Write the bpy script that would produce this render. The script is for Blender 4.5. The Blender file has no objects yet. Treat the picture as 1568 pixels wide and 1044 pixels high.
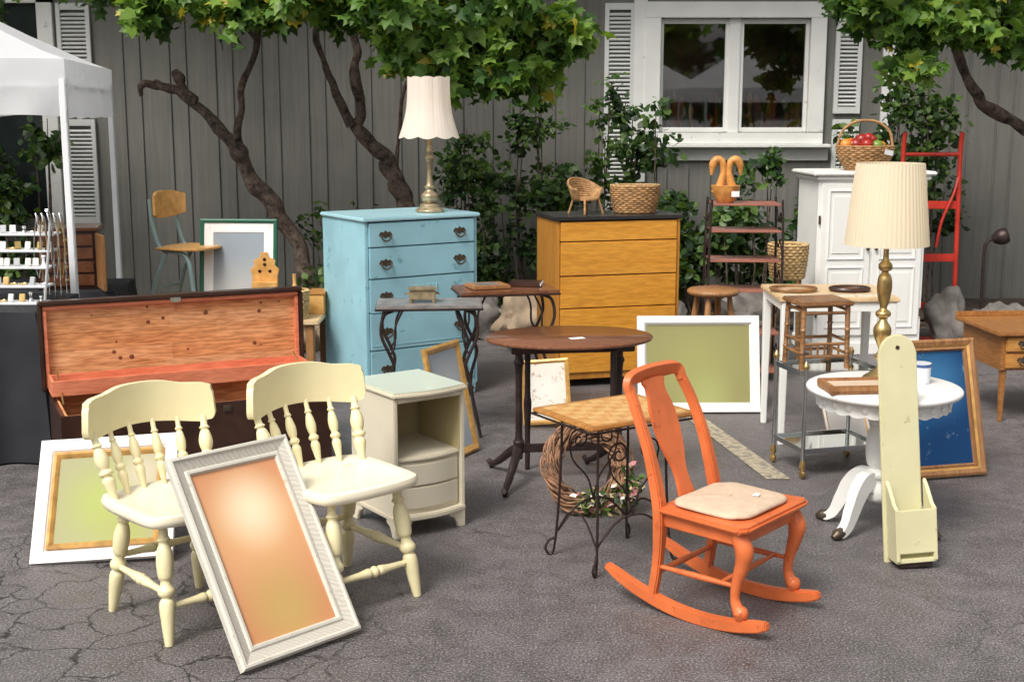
import bpy,bmesh,math,random
from mathutils import Vector,Matrix,Euler
from mathutils import noise as MN
R=random.Random(7)
rad=math.radians
scene=bpy.context.scene
# ---------------------------------------------------------------- materials
def new(name):
    m=bpy.data.materials.new(name);m.use_nodes=True
    nt=m.node_tree;b=nt.nodes['Principled BSDF'];return m,nt,b
def nd(nt,t,**k):
    n=nt.nodes.new(t)
    for a,v in k.items():
        if a in n.inputs.keys(): n.inputs[a].default_value=v
        else: setattr(n,a,v)
    return n
def c4(c,f=1): return (min(1,c[0]*f),min(1,c[1]*f),min(1,c[2]*f),1)
def mixc(nt,fac,a,b,mode='MIX'):
    n=nt.nodes.new('ShaderNodeMix');n.data_type='RGBA';n.blend_type=mode
    for i,v in ((0,fac),(6,a),(7,b)):
        if hasattr(v,'links'): nt.links.new(v,n.inputs[i])
        else: n.inputs[i].default_value=v
    return n.outputs[2]
def ramp(nt,src,p0,p1,c0=(0,0,0,1),c1=(1,1,1,1)):
    r=nt.nodes.new('ShaderNodeValToRGB');e=r.color_ramp.elements
    e[0].position=p0;e[1].position=p1;e[0].color=c0;e[1].color=c1
    nt.links.new(src,r.inputs[0]);return r.outputs[0]
def bump(nt,b,src,s,d=.01):
    n=nd(nt,'ShaderNodeBump',Strength=s,Distance=d);nt.links.new(src,n.inputs['Height']);nt.links.new(n.outputs[0],b.inputs['Normal'])
def noise(nt,vec,scale,det=2,rough=.55):
    n=nd(nt,'ShaderNodeTexNoise',Scale=scale,Detail=det,Roughness=rough);nt.links.new(vec,n.inputs['Vector']);return n.outputs[0]
def M(name,col,rough=.5,var=.12,scale=6,metal=0,bs=.12,bscale=50,wear=None,weark=.63):
    m,nt,b=new(name);tc=nt.nodes.new('ShaderNodeTexCoord').outputs['Object']
    o=mixc(nt,ramp(nt,noise(nt,tc,scale,2),.3,.7),c4(col,1-var),c4(col,1+var))
    if wear: o=mixc(nt,ramp(nt,noise(nt,tc,scale*3.1,4,.7),weark,weark+.05),o,c4(wear))
    nt.links.new(o,b.inputs['Base Color'])
    b.inputs['Roughness'].default_value=rough;b.inputs['Metallic'].default_value=metal
    if bs>0: bump(nt,b,noise(nt,tc,bscale,1),bs,.004)
    return m
def W(name,c1,c2,rough=.4,sc=(3,3,30),k=1.,dk=.25):
    m,nt,b=new(name);tc=nt.nodes.new('ShaderNodeTexCoord').outputs['Object']
    mp=nd(nt,'ShaderNodeMapping');mp.inputs['Scale'].default_value=sc;nt.links.new(tc,mp.inputs['Vector'])
    n1=noise(nt,mp.outputs[0],k,4,.65);n2=noise(nt,mp.outputs[0],k*4,2,.6)
    o=mixc(nt,ramp(nt,n1,.32,.68),c4(c1),c4(c2))
    o=mixc(nt,dk,o,mixc(nt,ramp(nt,n2,.35,.65),c4(c1,.5),c4(c2,1.15)))
    nt.links.new(o,b.inputs['Base Color']);b.inputs['Roughness'].default_value=rough
    return m
def art(name,base,blobs,rough=.6,nz=None):
    m,nt,b=new(name);tc=nt.nodes.new('ShaderNodeTexCoord').outputs['Object']
    o=c4(base)
    for (x,z,r,c) in blobs:
        d=nt.nodes.new('ShaderNodeVectorMath');d.operation='DISTANCE';nt.links.new(tc,d.inputs[0]);d.inputs[1].default_value=(x,0,z)
        mr=nd(nt,'ShaderNodeMapRange');mr.interpolation_type='SMOOTHSTEP';nt.links.new(d.outputs['Value'],mr.inputs[0])
        mr.inputs[1].default_value=r;mr.inputs[2].default_value=0
        o=mixc(nt,mr.outputs[0],o,c4(c))
    if nz: o=mixc(nt,ramp(nt,noise(nt,tc,nz[0],6,.65),nz[1],nz[1]+.12),o,c4(nz[2]))
    if hasattr(o,'links'): nt.links.new(o,b.inputs['Base Color'])
    else: b.inputs['Base Color'].default_value=o
    b.inputs['Roughness'].default_value=rough;b.inputs['Specular IOR Level'].default_value=.25;return m
def shadeM(name,col,fac=.4):
    m,nt,b=new(name);b.inputs['Base Color'].default_value=c4(col);b.inputs['Roughness'].default_value=.8
    tr=nd(nt,'ShaderNodeBsdfTranslucent');tr.inputs[0].default_value=c4(col,1.05)
    mx=nd(nt,'ShaderNodeMixShader',Fac=fac);nt.links.new(b.outputs[0],mx.inputs[1]);nt.links.new(tr.outputs[0],mx.inputs[2])
    nt.links.new(mx.outputs[0],nt.nodes['Material Output'].inputs[0]);return m
def leafM(name,col):
    m,nt,b=new(name);b.inputs['Base Color'].default_value=c4(col);b.inputs['Roughness'].default_value=.42
    tr=nd(nt,'ShaderNodeBsdfTranslucent');tr.inputs[0].default_value=(col[0]*1.3,col[1]*1.3,col[2]*.5,1)
    mx=nd(nt,'ShaderNodeMixShader',Fac=.38);nt.links.new(b.outputs[0],mx.inputs[1]);nt.links.new(tr.outputs[0],mx.inputs[2])
    nt.links.new(mx.outputs[0],nt.nodes['Material Output'].inputs[0]);return m
# ---------------------------------------------------------------- geometry helpers
def smooth_pts(p,n=6,closed=False):
    P=[Vector(q) for q in p];out=[];L=len(P)
    for i in range(L if closed else L-1):
        a=P[(i-1)%L] if (closed or i>0) else P[0]*2-P[1]
        b=P[i];c=P[(i+1)%L]
        d=P[(i+2)%L] if (closed or i+2<L) else P[-1]*2-P[-2]
        for k in range(n):
            t=k/n
            out.append(.5*((2*b)+(c-a)*t+(2*a-5*b+4*c-d)*t*t+(3*b-a-3*c+d)*t**3))
    if not closed: out.append(P[-1])
    return out
def lerp_list(v,n):
    if not isinstance(v,(list,tuple)): return [v]*n
    out=[]
    for i in range(n):
        t=i/(n-1)*(len(v)-1);k=min(int(t),len(v)-2);f=t-k;f=f*f*(3-2*f)
        out.append(v[k]*(1-f)+v[k+1]*f)
    return out
class O:
    def __init__(s,name,loc=(0,0,0),rz=0,rx=0,ry=0,sc=1):
        s.e=bpy.data.objects.new(name,None);scene.collection.objects.link(s.e)
        s.e.location=loc;s.e.rotation_euler=(rad(rx),rad(ry),rad(rz));s.e.empty_display_size=.1;s.e.scale=(sc,sc,sc)
    def mesh(s,name,v,f,mat,ang=35,M4=None,bev=0,seg=2,mi=None):
        me=bpy.data.meshes.new(name);me.from_pydata([tuple(q) for q in v],[],f)
        if M4 is not None: me.transform(M4)
        bm=bmesh.new();bm.from_mesh(me)
        bmesh.ops.recalc_face_normals(bm,faces=bm.faces)
        if bev>0:
            es=[e for e in bm.edges if len(e.link_faces)==2 and e.calc_face_angle(0)>rad(25)]
            bmesh.ops.bevel(bm,geom=es,offset=bev,segments=seg,affect='EDGES',clamp_overlap=True)
        bm.to_mesh(me);bm.free()
        me.polygons.foreach_set('use_smooth',[True]*len(me.polygons));me.set_sharp_from_angle(angle=rad(ang))
        for m in (mat if isinstance(mat,list) else [mat]): me.materials.append(m)
        if mi: me.polygons.foreach_set('material_index',mi)
        o=bpy.data.objects.new(name,me);scene.collection.objects.link(o);o.parent=s.e;return o
    def box(s,name,c,d,mat,bev=.004,rot=None,tp=(1,1)):
        x,y,z=d[0]/2,d[1]/2,d[2]/2
        v=[(sx*x*(tp[0] if sz<0 else 1),sy*y*(tp[1] if sz<0 else 1),sz*z) for sz in(-1,1) for sy in(-1,1) for sx in(-1,1)]
        f=[(0,1,3,2),(4,6,7,5),(0,4,5,1),(2,3,7,6),(0,2,6,4),(1,5,7,3)]
        m=Matrix.Translation(c)
        if rot: m=m@Euler([rad(a) for a in rot]).to_matrix().to_4x4()
        return s.mesh(name,v,f,mat,M4=m,bev=min(bev,min(d)*.4))
    def tube(s,name,pts,r,mat,n=8,sub=5,closed=False,flat=None,up=None,rect=False,bev=0):
        P=smooth_pts(pts,sub,closed) if sub>1 else [Vector(p) for p in pts]
        L=len(P);rr=lerp_list(r,L);r2=lerp_list(flat,L) if flat is not None else rr
        v=[];f=[];prev=None
        for i in range(L):
            t=(P[(i+1)%L]-P[i-1]) if closed else (P[min(i+1,L-1)]-P[max(i-1,0)])
            if t.length<1e-9:t=Vector((0,0,1))
            t.normalize()
            if up is not None: a=Vector(up).cross(t)
            else: a=prev-t*prev.dot(t) if prev is not None else t.orthogonal()
            if a.length<1e-6: a=t.orthogonal()
            a.normalize();b=t.cross(a);prev=a
            if rect:
                for (x,y) in ((-1,-1),(1,-1),(1,1),(-1,1)): v.append(P[i]+a*x*rr[i]+b*y*r2[i])
            else:
                for k in range(n):
                    w=2*math.pi*k/n;v.append(P[i]+a*math.cos(w)*rr[i]+b*math.sin(w)*r2[i])
        if rect:n=4
        for i in range(L if closed else L-1):
            j=(i+1)%L
            for k in range(n): f.append((i*n+k,i*n+(k+1)%n,j*n+(k+1)%n,j*n+k))
        if not closed: f.append(tuple(range(n))[::-1]);f.append(tuple((L-1)*n+k for k in range(n)))
        return s.mesh(name,v,f,mat,bev=bev,ang=40)
    def turn(s,name,a,b,prof,mat,n=18,sub=3,ang=50):
        a=Vector(a);b=Vector(b);d=b-a;L=d.length
        q=d.to_track_quat('Z','Y').to_matrix().to_4x4()
        P=smooth_pts([(r,t*L,0) for t,r in prof],sub) if sub>1 else [Vector((r,t*L,0)) for t,r in prof]
        v=[];f=[]
        for p in P:
            for k in range(n):
                w=2*math.pi*k/n;v.append((max(p.x,.0004)*math.cos(w),max(p.x,.0004)*math.sin(w),p.y))
        m=len(P)
        for i in range(m-1):
            for k in range(n): f.append((i*n+k,i*n+(k+1)%n,(i+1)*n+(k+1)%n,(i+1)*n+k))
        f.append(tuple(range(n))[::-1]);f.append(tuple((m-1)*n+k for k in range(n)))
        return s.mesh(name,v,f,mat,M4=Matrix.Translation(a)@q,ang=ang)
    def cyl(s,name,a,b,r,mat,r2=None,n=16):
        return s.turn(name,a,b,[(0,r),(1,r if r2 is None else r2)],mat,n=n,sub=1)
    def prism(s,name,poly,th,mat,M4=None,bev=.004,ang=35):
        n=len(poly);v=[(x,-th/2,z) for x,z in poly]+[(x,th/2,z) for x,z in poly]
        f=[tuple(range(n)),tuple(range(2*n-1,n-1,-1))]+[(i,(i+1)%n,n+(i+1)%n,n+i) for i in range(n)]
        return s.mesh(name,v,f,mat,M4=M4,bev=bev,ang=ang)
    def plate(s,name,poly,z0,z1,mat,bev=.004):
        n=len(poly);v=[(x,y,z0) for x,y in poly]+[(x,y,z1) for x,y in poly]
        f=[tuple(range(n)),tuple(range(2*n-1,n-1,-1))]+[(i,(i+1)%n,n+(i+1)%n,n+i) for i in range(n)]
        return s.mesh(name,v,f,mat,bev=bev)
    def rects(s,name,w,h,prof,mats,fill,z0=0,back=True):
        v=[];f=[];mi=[]
        for (i,y) in prof: v+=[(-w/2+i,y,z0+i),(w/2-i,y,z0+i),(w/2-i,y,z0+h-i),(-w/2+i,y,z0+h-i)]
        for k in range(len(prof)-1):
            for j in range(4):
                f.append((k*4+j,k*4+(j+1)%4,k*4+4+(j+1)%4,k*4+4+j));mi.append(k%len(mats) if len(mats)>1 else 0)
        s.mesh(name,v,f,mats,mi=mi,ang=20)
        i,y=prof[-1]
        if fill: s.mesh('picture',[(-w/2+i,y,z0+i),(w/2-i,y,z0+i),(w/2-i,y,z0+h-i),(-w/2+i,y,z0+h-i)],[(0,1,2,3)],fill)
        i,y=prof[0];y+=.001
        if back: s.mesh('backing',[(-w/2+.002,y,z0+.002),(w/2-.002,y,z0+.002),(w/2-.002,y,z0+h-.002),(-w/2+.002,y,z0+h-.002)],[(0,1,2,3)],cardboard)
def circ(rx,ry,n=48,cx=0,cy=0): return [(cx+rx*math.cos(2*math.pi*i/n),cy+ry*math.sin(2*math.pi*i/n)) for i in range(n)]
# ---------------------------------------------------------------- palette
cardboard=M('backing_board',(.16,.11,.07),.9)
cream=M('cream_yellow_paint',(.84,.75,.45),.33,.05,5,wear=(.62,.5,.25),weark=.68)
creamseat=M('cream_seat_paint',(.88,.81,.62),.3,.05,5,wear=(.75,.64,.38),weark=.68)
orange=M('orange_paint',(.66,.155,.045),.36,.16,7,wear=(.48,.10,.03),weark=.62)
linen=M('beige_linen',(.60,.45,.32),.95,.08,30,bs=.5,bscale=220)
blue=M('blue_chalk_paint',(.30,.54,.62),.5,.10,4,wear=(.17,.37,.44),weark=.63)
bluetop=M('blue_gloss_top',(.40,.64,.70),.25,.05,4)
goldb=M('bright_brass',(.55,.38,.15),.28,.25,20,metal=.9)
darkmetal=M('dark_iron',(.05,.033,.03),.45,.3,20,metal=.5)
bronze=M('pull_bronze',(.11,.085,.06),.4,.3,20,metal=.6)
chrome=M('chrome',(.65,.65,.64),.18,.05,metal=1)
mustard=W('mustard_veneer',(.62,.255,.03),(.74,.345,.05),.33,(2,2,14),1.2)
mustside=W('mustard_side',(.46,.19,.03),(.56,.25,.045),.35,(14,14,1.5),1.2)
blacktop=M('black_top',(.03,.028,.028),.25,.2)
gap=M('dark_gap_shade',(.05,.025,.012),.9)  # near-black stands in for shade inside drawer gaps and the hang hole
gapb=M('blue_gap_shade',(.07,.15,.18),.9)  # blue darkened to put the shade of the drawer gaps into the colour
white=M('white_paint',(.82,.81,.77),.45,.04,4,wear=(.66,.62,.55),weark=.66)
whitef=M('white_frame_paint',(.84,.82,.79),.5,.05,9,wear=(.62,.57,.5),weark=.66)
greige=M('greige_paint',(.68,.62,.48),.4,.05,4,wear=(.52,.46,.33),weark=.67)
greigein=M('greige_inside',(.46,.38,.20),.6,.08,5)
cedars=[W('cedar_plank_%d'%i,a,b_,.4,(2.0,2,18),1.3,.45) for i,(a,b_) in enumerate((((.60,.22,.075),(.82,.42,.19)),((.66,.27,.10),(.84,.46,.23)),((.54,.19,.065),(.78,.38,.16))))]
cedar=cedars[0]
cedarr=W('cedar_red_tray',(.66,.18,.09),(.78,.28,.15),.42,(3,3,20),1)
knot=M('cedar_knot',(.20,.06,.025),.6,.3,60)
ebony=M('dark_walnut_finish',(.045,.02,.014),.28,.3,8)
walnut=W('red_walnut_top',(.13,.045,.022),(.23,.095,.045),.2,(4,30,4),1)
honey=W('honey_wood',(.64,.31,.08),(.80,.46,.16),.35,(4,24,4),1)
honey2=W('honey_wood_dark',(.42,.18,.045),(.55,.27,.08),.35,(4,24,4),1)
oak=W('oak_brown',(.27,.12,.045),(.40,.20,.08),.4,(20,20,3),1)
bamboo=W('bamboo_brown',(.14,.06,.025),(.36,.18,.07),.35,(6,6,30),1)
lightwood=W('light_wood',(.60,.42,.23),(.74,.55,.33),.4,(3,20,3),1)
wicker=M('wicker',(.38,.21,.085),.7,.4,40,bs=.5,bscale=160)
wickerl=M('wicker_light',(.58,.40,.18),.7,.35,40,bs=.5,bscale=160)
vine=M('vine_twig',(.28,.15,.085),.8,.45,25,bs=.5)
slate=M('grey_slate_top',(.22,.20,.19),.28,.3,14)
red=M('red_enamel',(.52,.035,.02),.35,.2,8)
rubber=M('black_rubber',(.025,.025,.025),.8)
pale=M('pale_green_paint',(.66,.62,.38),.5,.06,5,wear=(.50,.46,.25),weark=.63)
paper=M('paper_tag',(.85,.85,.83),.7,.02)
blackcloth=M('black_tablecloth',(.018,.019,.024),.85,.3,4,bs=.4,bscale=20)
gold=M('gold_frame',(.56,.31,.09),.35,.25,20,metal=.2)
# ---------------------------------------------------------------- world, sun, camera
AZ=rad(215);EL=rad(52)
w=bpy.data.worlds.new('World');scene.world=w;w.use_nodes=True;nt=w.node_tree
bg=nt.nodes['Background'];sky=nt.nodes.new('ShaderNodeTexSky');sky.sky_type='NISHITA';sky.sun_disc=False
sky.sun_elevation=EL;sky.sun_rotation=AZ;sky.air_density=1.3;sky.dust_density=6.;sky.ozone_density=1.
hs=nd(nt,'ShaderNodeHueSaturation',Saturation=.15);nt.links.new(sky.outputs[0],hs.inputs['Color']);nt.links.new(hs.outputs[0],bg.inputs[0]);bg.inputs[1].default_value=.15
sd=bpy.data.lights.new('sun','SUN');sd.energy=2.5;sd.angle=rad(20);sd.color=(1,.945,.87)
so=bpy.data.objects.new('sun',sd);scene.collection.objects.link(so)
dirv=Vector((math.sin(AZ)*math.cos(EL),math.cos(AZ)*math.cos(EL),math.sin(EL)))
so.rotation_euler=dirv.to_track_quat('Z','Y').to_euler();so.location=dirv*20
cd=bpy.data.cameras.new('camera');cd.lens=45.9;cd.sensor_width=36;cd.clip_end=500;cam=bpy.data.objects.new('camera',cd)
scene.collection.objects.link(cam);cam.location=(0,0,1.75);cam.rotation_euler=(rad(90-10.15),0,0);scene.camera=cam
scene.view_settings.view_transform='Standard';scene.view_settings.look='None';scene.view_settings.exposure=0
# ---------------------------------------------------------------- ground
def asphalt():
    m,nt,b=new('asphalt');tc=nt.nodes.new('ShaderNodeTexCoord').outputs['Object']
    big=noise(nt,tc,.75,4,.6);mid=noise(nt,tc,7,4,.7);fine=noise(nt,tc,120,2,.8)
    o=mixc(nt,ramp(nt,big,.36,.64),(.080,.071,.073,1),(.135,.120,.122,1))
    o=mixc(nt,ramp(nt,mid,.3,.7),mixc(nt,.4,o,(.045,.040,.042,1)),mixc(nt,.25,o,(.25,.225,.225,1)))
    o=mixc(nt,ramp(nt,fine,.53,.66),o,mixc(nt,.55,o,(.46,.42,.39,1)))
    o=mixc(nt,ramp(nt,fine,.36,.47,(1,1,1,1),(0,0,0,1)),o,mixc(nt,.7,o,(.03,.027,.028,1)))
    dn=nd(nt,'ShaderNodeTexNoise',Scale=4.,Detail=5.);nt.links.new(tc,dn.inputs['Vector'])
    vm=nt.nodes.new('ShaderNodeVectorMath');vm.operation='MULTIPLY_ADD';nt.links.new(dn.outputs['Color'],vm.inputs[0]);vm.inputs[1].default_value=(.40,.40,0);nt.links.new(tc,vm.inputs[2])
    cr=[]
    for sc,wd in ((5.0,.030),(1.1,.0045)):
        v=nt.nodes.new('ShaderNodeTexVoronoi');v.feature='DISTANCE_TO_EDGE';v.inputs['Scale'].default_value=sc;v.voronoi_dimensions='2D'
        nt.links.new(vm.outputs[0],v.inputs['Vector']);cr.append(ramp(nt,v.outputs['Distance'],wd*.25,wd*1.5,(1,1,1,1),(0,0,0,1)))
    d=nt.nodes.new('ShaderNodeVectorMath');d.operation='DISTANCE';nt.links.new(tc,d.inputs[0]);d.inputs[1].default_value=(-1.7,4.0,0)
    mr=nd(nt,'ShaderNodeMapRange');nt.links.new(d.outputs['Value'],mr.inputs[0]);mr.inputs[1].default_value=1.7;mr.inputs[2].default_value=1.0
    a=mixc(nt,1.,cr[0],mr.outputs[0],'MULTIPLY')
    a=mixc(nt,1.,a,ramp(nt,mid,.40,.52,(.35,.35,.35,1)),'MULTIPLY')
    bb=mixc(nt,1.,cr[1],ramp(nt,big,.47,.58,(0,0,0,1),(.7,.7,.7,1)),'MULTIPLY')
    c=mixc(nt,1.,a,bb,'ADD')
    o=mixc(nt,c,o,(.022,.019,.019,1))
    nt.links.new(o,b.inputs['Base Color'])
    rr=nd(nt,'ShaderNodeMapRange');nt.links.new(mid,rr.inputs[0]);rr.inputs[1].default_value=.35;rr.inputs[2].default_value=.65;rr.inputs[3].default_value=.36;rr.inputs[4].default_value=.70
    nt.links.new(rr.outputs[0],b.inputs['Roughness'])
    bump(nt,b,noise(nt,tc,120,1,.8),.55,.006);return m
g=O('asphalt_ground')
g.mesh('surface',[(-150,-150,0),(150,-150,0),(150,150,0),(-150,150,0)],[(0,1,2,3)],asphalt())
line=O('parking_line',(0,0,.004))
def lineM():
    m,nt,b=new('worn_line_paint');tc=nt.nodes.new('ShaderNodeTexCoord').outputs['Object']
    n=noise(nt,tc,22,5,.75);f=ramp(nt,n,.46,.60);o=mixc(nt,f,(.42,.36,.25,1),(.17,.15,.14,1));nt.links.new(o,b.inputs['Base Color']);b.inputs['Roughness'].default_value=.8;return m
line.mesh('stripe',[(.885,7.9,0),(1.215,6.02,0),(1.33,6.02,0),(.985,7.9,0)],[(0,1,2,3)],lineM())
soil=M('planting_bed_soil',(.07,.05,.035),.95,.4,9,bs=1,bscale=30)
O('planting_bed',(0,0,.004)).mesh('soil',[(-9,10.35,0),(-3,10.5,0),(0,10.3,0),(4,10.5,0),(9,10.3,0),(9,12,0),(-9,12,0)],[(0,1,2,3,4,5,6)],soil)
# ---------------------------------------------------------------- building
def siding():
    m,nt,b=new('grey_siding');tc=nt.nodes.new('ShaderNodeTexCoord').outputs['Object']
    mp=nd(nt,'ShaderNodeMapping');mp.inputs['Scale'].default_value=(30,30,1.2);nt.links.new(tc,mp.inputs['Vector'])
    n=noise(nt,mp.outputs[0],1,5,.7);n2=noise(nt,tc,1.1,3)
    o=mixc(nt,ramp(nt,n,.3,.7),(.135,.133,.118,1),(.205,.20,.178,1));o=mixc(nt,ramp(nt,n2,.38,.68),o,mixc(nt,.5,o,(.095,.097,.082,1)))
    nt.links.new(o,b.inputs['Base Color']);b.inputs['Roughness'].default_value=.75;return m
sid=siding()
trim=M('white_trim_paint',(.74,.74,.71),.5,.06,3,wear=(.5,.5,.46),weark=.66);shutp=M('shutter_grey_white',(.62,.63,.61),.5,.06,3)
B=O('grey_sided_building',(0,12,0))
wx0,wx1,wz0,wz1=1.33,2.67,1.52,2.53
B.box('wall_left',((-12+wx0)/2,.1,1.8),(wx0+12,.2,3.6),sid,0)
B.box('wall_right',((12+wx1)/2,.1,1.8),(12-wx1,.2,3.6),sid,0)
B.box('wall_below_window',((wx0+wx1)/2,.1,wz0/2),(wx1-wx0,.2,wz0),sid,0)
B.box('wall_above_window',((wx0+wx1)/2,.1,(3.6+wz1)/2),(wx1-wx0,.2,3.6-wz1),sid,0)
x=-11.8;i=0
while x<11.8:
    if not (.80<x<3.5) and not(-4.6<x<-3.75): B.box('batten',(x,-.007,1.8),(.014,.016,3.58),sid,.003)
    x+=.265 if i%2 else .15;i+=1
x=1.4
while x<2.7:
    B.box('batten',(x,-.008,.62),(.022,.02,1.2),sid,.003);x+=.2
B.box('roof_eave',(0,-.35,3.66),(24.4,1.2,.12),trim,.01)
rf=M('roof_shingle',(.06,.055,.05),.9,.3,12)
B.mesh('roof',[(-12.3,-1,3.73),(12.3,-1,3.73),(12.3,4,5.6),(-12.3,4,5.6),(-12.3,9,3.73),(12.3,9,3.73)],[(0,1,2,3),(3,2,5,4)],rf)
B.box('side_wall_left',(-12.1,4,1.8),(.2,8.2,3.6),sid,0);B.box('side_wall_right',(12.1,4,1.8),(.2,8.2,3.6),sid,0);B.box('back_wall',(0,8.1,1.8),(24,.2,3.6),sid,0)
fx=(wx0+wx1)/2
for n_,c,d in (('casing_top',(fx,-.03,wz1+.07),(wx1-wx0+.28,.06,.14)),('casing_bottom',(fx,-.03,wz0-.05),(wx1-wx0+.28,.06,.10)),
  ('casing_left',(wx0-.07,-.03,2.03),(.14,.058,1.01)),('casing_right',(wx1+.07,-.03,2.03),(.14,.058,1.01)),
  ('sill',(fx,-.06,wz0-.115),(wx1-wx0+.4,.14,.03)),('apron',(fx,-.015,wz0-.19),(wx1-wx0+.4,.03,.12)),
  ('corner_trim_left',(1.15,-.02,1.95),(.12,.04,1.75)),('corner_trim_right',(3.39,-.02,1.8),(.12,.04,3.5)),
  ('mullion',(fx,.02,2.025),(.10,.06,1.01))):
    B.box(n_,c,d,trim,.005)
for sx in (-1,1):
    cx=fx+sx*.36;hw=.30
    for n_,c,d in (('sash_side',(cx-hw,.03,2.025),(.045,.04,1.0)),('sash_side',(cx+hw,.03,2.025),(.045,.04,1.0)),('sash_top',(cx,.03,2.505),(.56,.036,.045)),('sash_bottom',(cx,.03,1.545),(.56,.036,.045))):
        B.box(n_,c,d,trim,.004)
gm,nt,b=new('window_glass')
tr=nt.nodes.new('ShaderNodeBsdfTransparent');tr.inputs[0].default_value=(.92,.92,.9,1);gl=nd(nt,'ShaderNodeBsdfGlossy',Roughness=.02);fr=nd(nt,'ShaderNodeFresnel',IOR=2.6)
mx=nt.nodes.new('ShaderNodeMixShader');nt.links.new(fr.outputs[0],mx.inputs[0]);nt.links.new(tr.outputs[0],mx.inputs[1]);nt.links.new(gl.outputs[0],mx.inputs[2]);nt.links.new(mx.outputs[0],nt.nodes['Material Output'].inputs[0])
B.mesh('glass',[(wx0+.02,.04,wz0+.02),(wx1-.02,.04,wz0+.02),(wx1-.02,.04,wz1-.02),(wx0+.02,.04,wz1-.02)],[(0,1,2,3)],gm)
inm=M('room_interior',(.26,.15,.09),.9,.5,3)
B.mesh('room',[(wx0-.3,.21,wz0-.3),(wx1+.3,.21,wz0-.3),(wx1+.3,.21,wz1+.3),(wx0-.3,.21,wz1+.3),(wx0-.3,.75,wz0-.3),(wx1+.3,.75,wz0-.3),(wx1+.3,.75,wz1+.3),(wx0-.3,.75,wz1+.3)],[(0,1,5,4),(3,2,6,7),(0,4,7,3),(1,2,6,5),(4,5,6,7)],inm)
dc=[M('display_yellow',(.75,.48,.05),.6),M('display_orange',(.65,.22,.05),.6),M('display_white',(.8,.76,.68),.6),M('display_red',(.5,.07,.05),.6),M('display_green',(.14,.24,.07),.7)]
B.box('display_shelf',(fx,.19,1.53),(1.32,.18,.03),oak)
for k in range(50):
    px=R.uniform(wx0+.05,wx1-.05);h=R.uniform(.10,.36);y=R.uniform(.11,.22);r=R.uniform(.02,.05)
    B.turn('display_item',(px,y,1.545),(px,y,1.545+h),[(0,r*.7),(.2,r),(.5,r*R.uniform(.3,1)),(.8,r*R.uniform(.5,1.1)),(1,.004)],R.choice(dc),n=10,sub=2)
for k in range(3):
    px=R.uniform(wx0+.1,wx1-.1);B.turn('hanging_ornament',(px,.2,2.12),(px,.2,2.27),[(0,.01),(.3,.05),(.7,.035),(1,.006)],R.choice(dc),n=12)
def shutter(cx,hw,z0,z1,nm):
    for s_ in(-1,1): B.box(nm+'_stile',(cx+s_*(hw-.02),-.02,(z0+z1)/2),(.04,.035,z1-z0),shutp,.003)
    B.box(nm+'_rail',(cx,-.02,z0+.03),(2*hw-.08,.033,.06),shutp,.003);B.box(nm+'_rail',(cx,-.02,z1-.03),(2*hw-.08,.033,.06),shutp,.003)
    z=z0+.08
    while z<z1-.07:
        B.box('louver',(cx,-.02,z),(2*hw-.08,.03,.012),shutp,0,rot=(35,0,0));z+=.036
for (z0,z1) in ((1.69,2.66),(.7,1.64)):
    shutter(.965,.135,z0,z1,'shutter');shutter(3.02,.12,z0,z1,'shutter');shutter(-3.92,.15,z0,z1,'shutter')
B.box('left_window_casing',(-4.17,-.02,1.75),(.14,.05,2.1),trim,.004)
B.box('left_window_casing_top',(-4.9,-.02,2.73),(1.6,.05,.14),trim,.004)
B.mesh('left_window_glass',[(-5.6,-.004,.75),(-4.24,-.004,.75),(-4.24,-.004,2.66),(-5.6,-.004,2.66)],[(0,1,2,3)],M('dark_window',(.02,.025,.025),.08,.1,bs=0))
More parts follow.
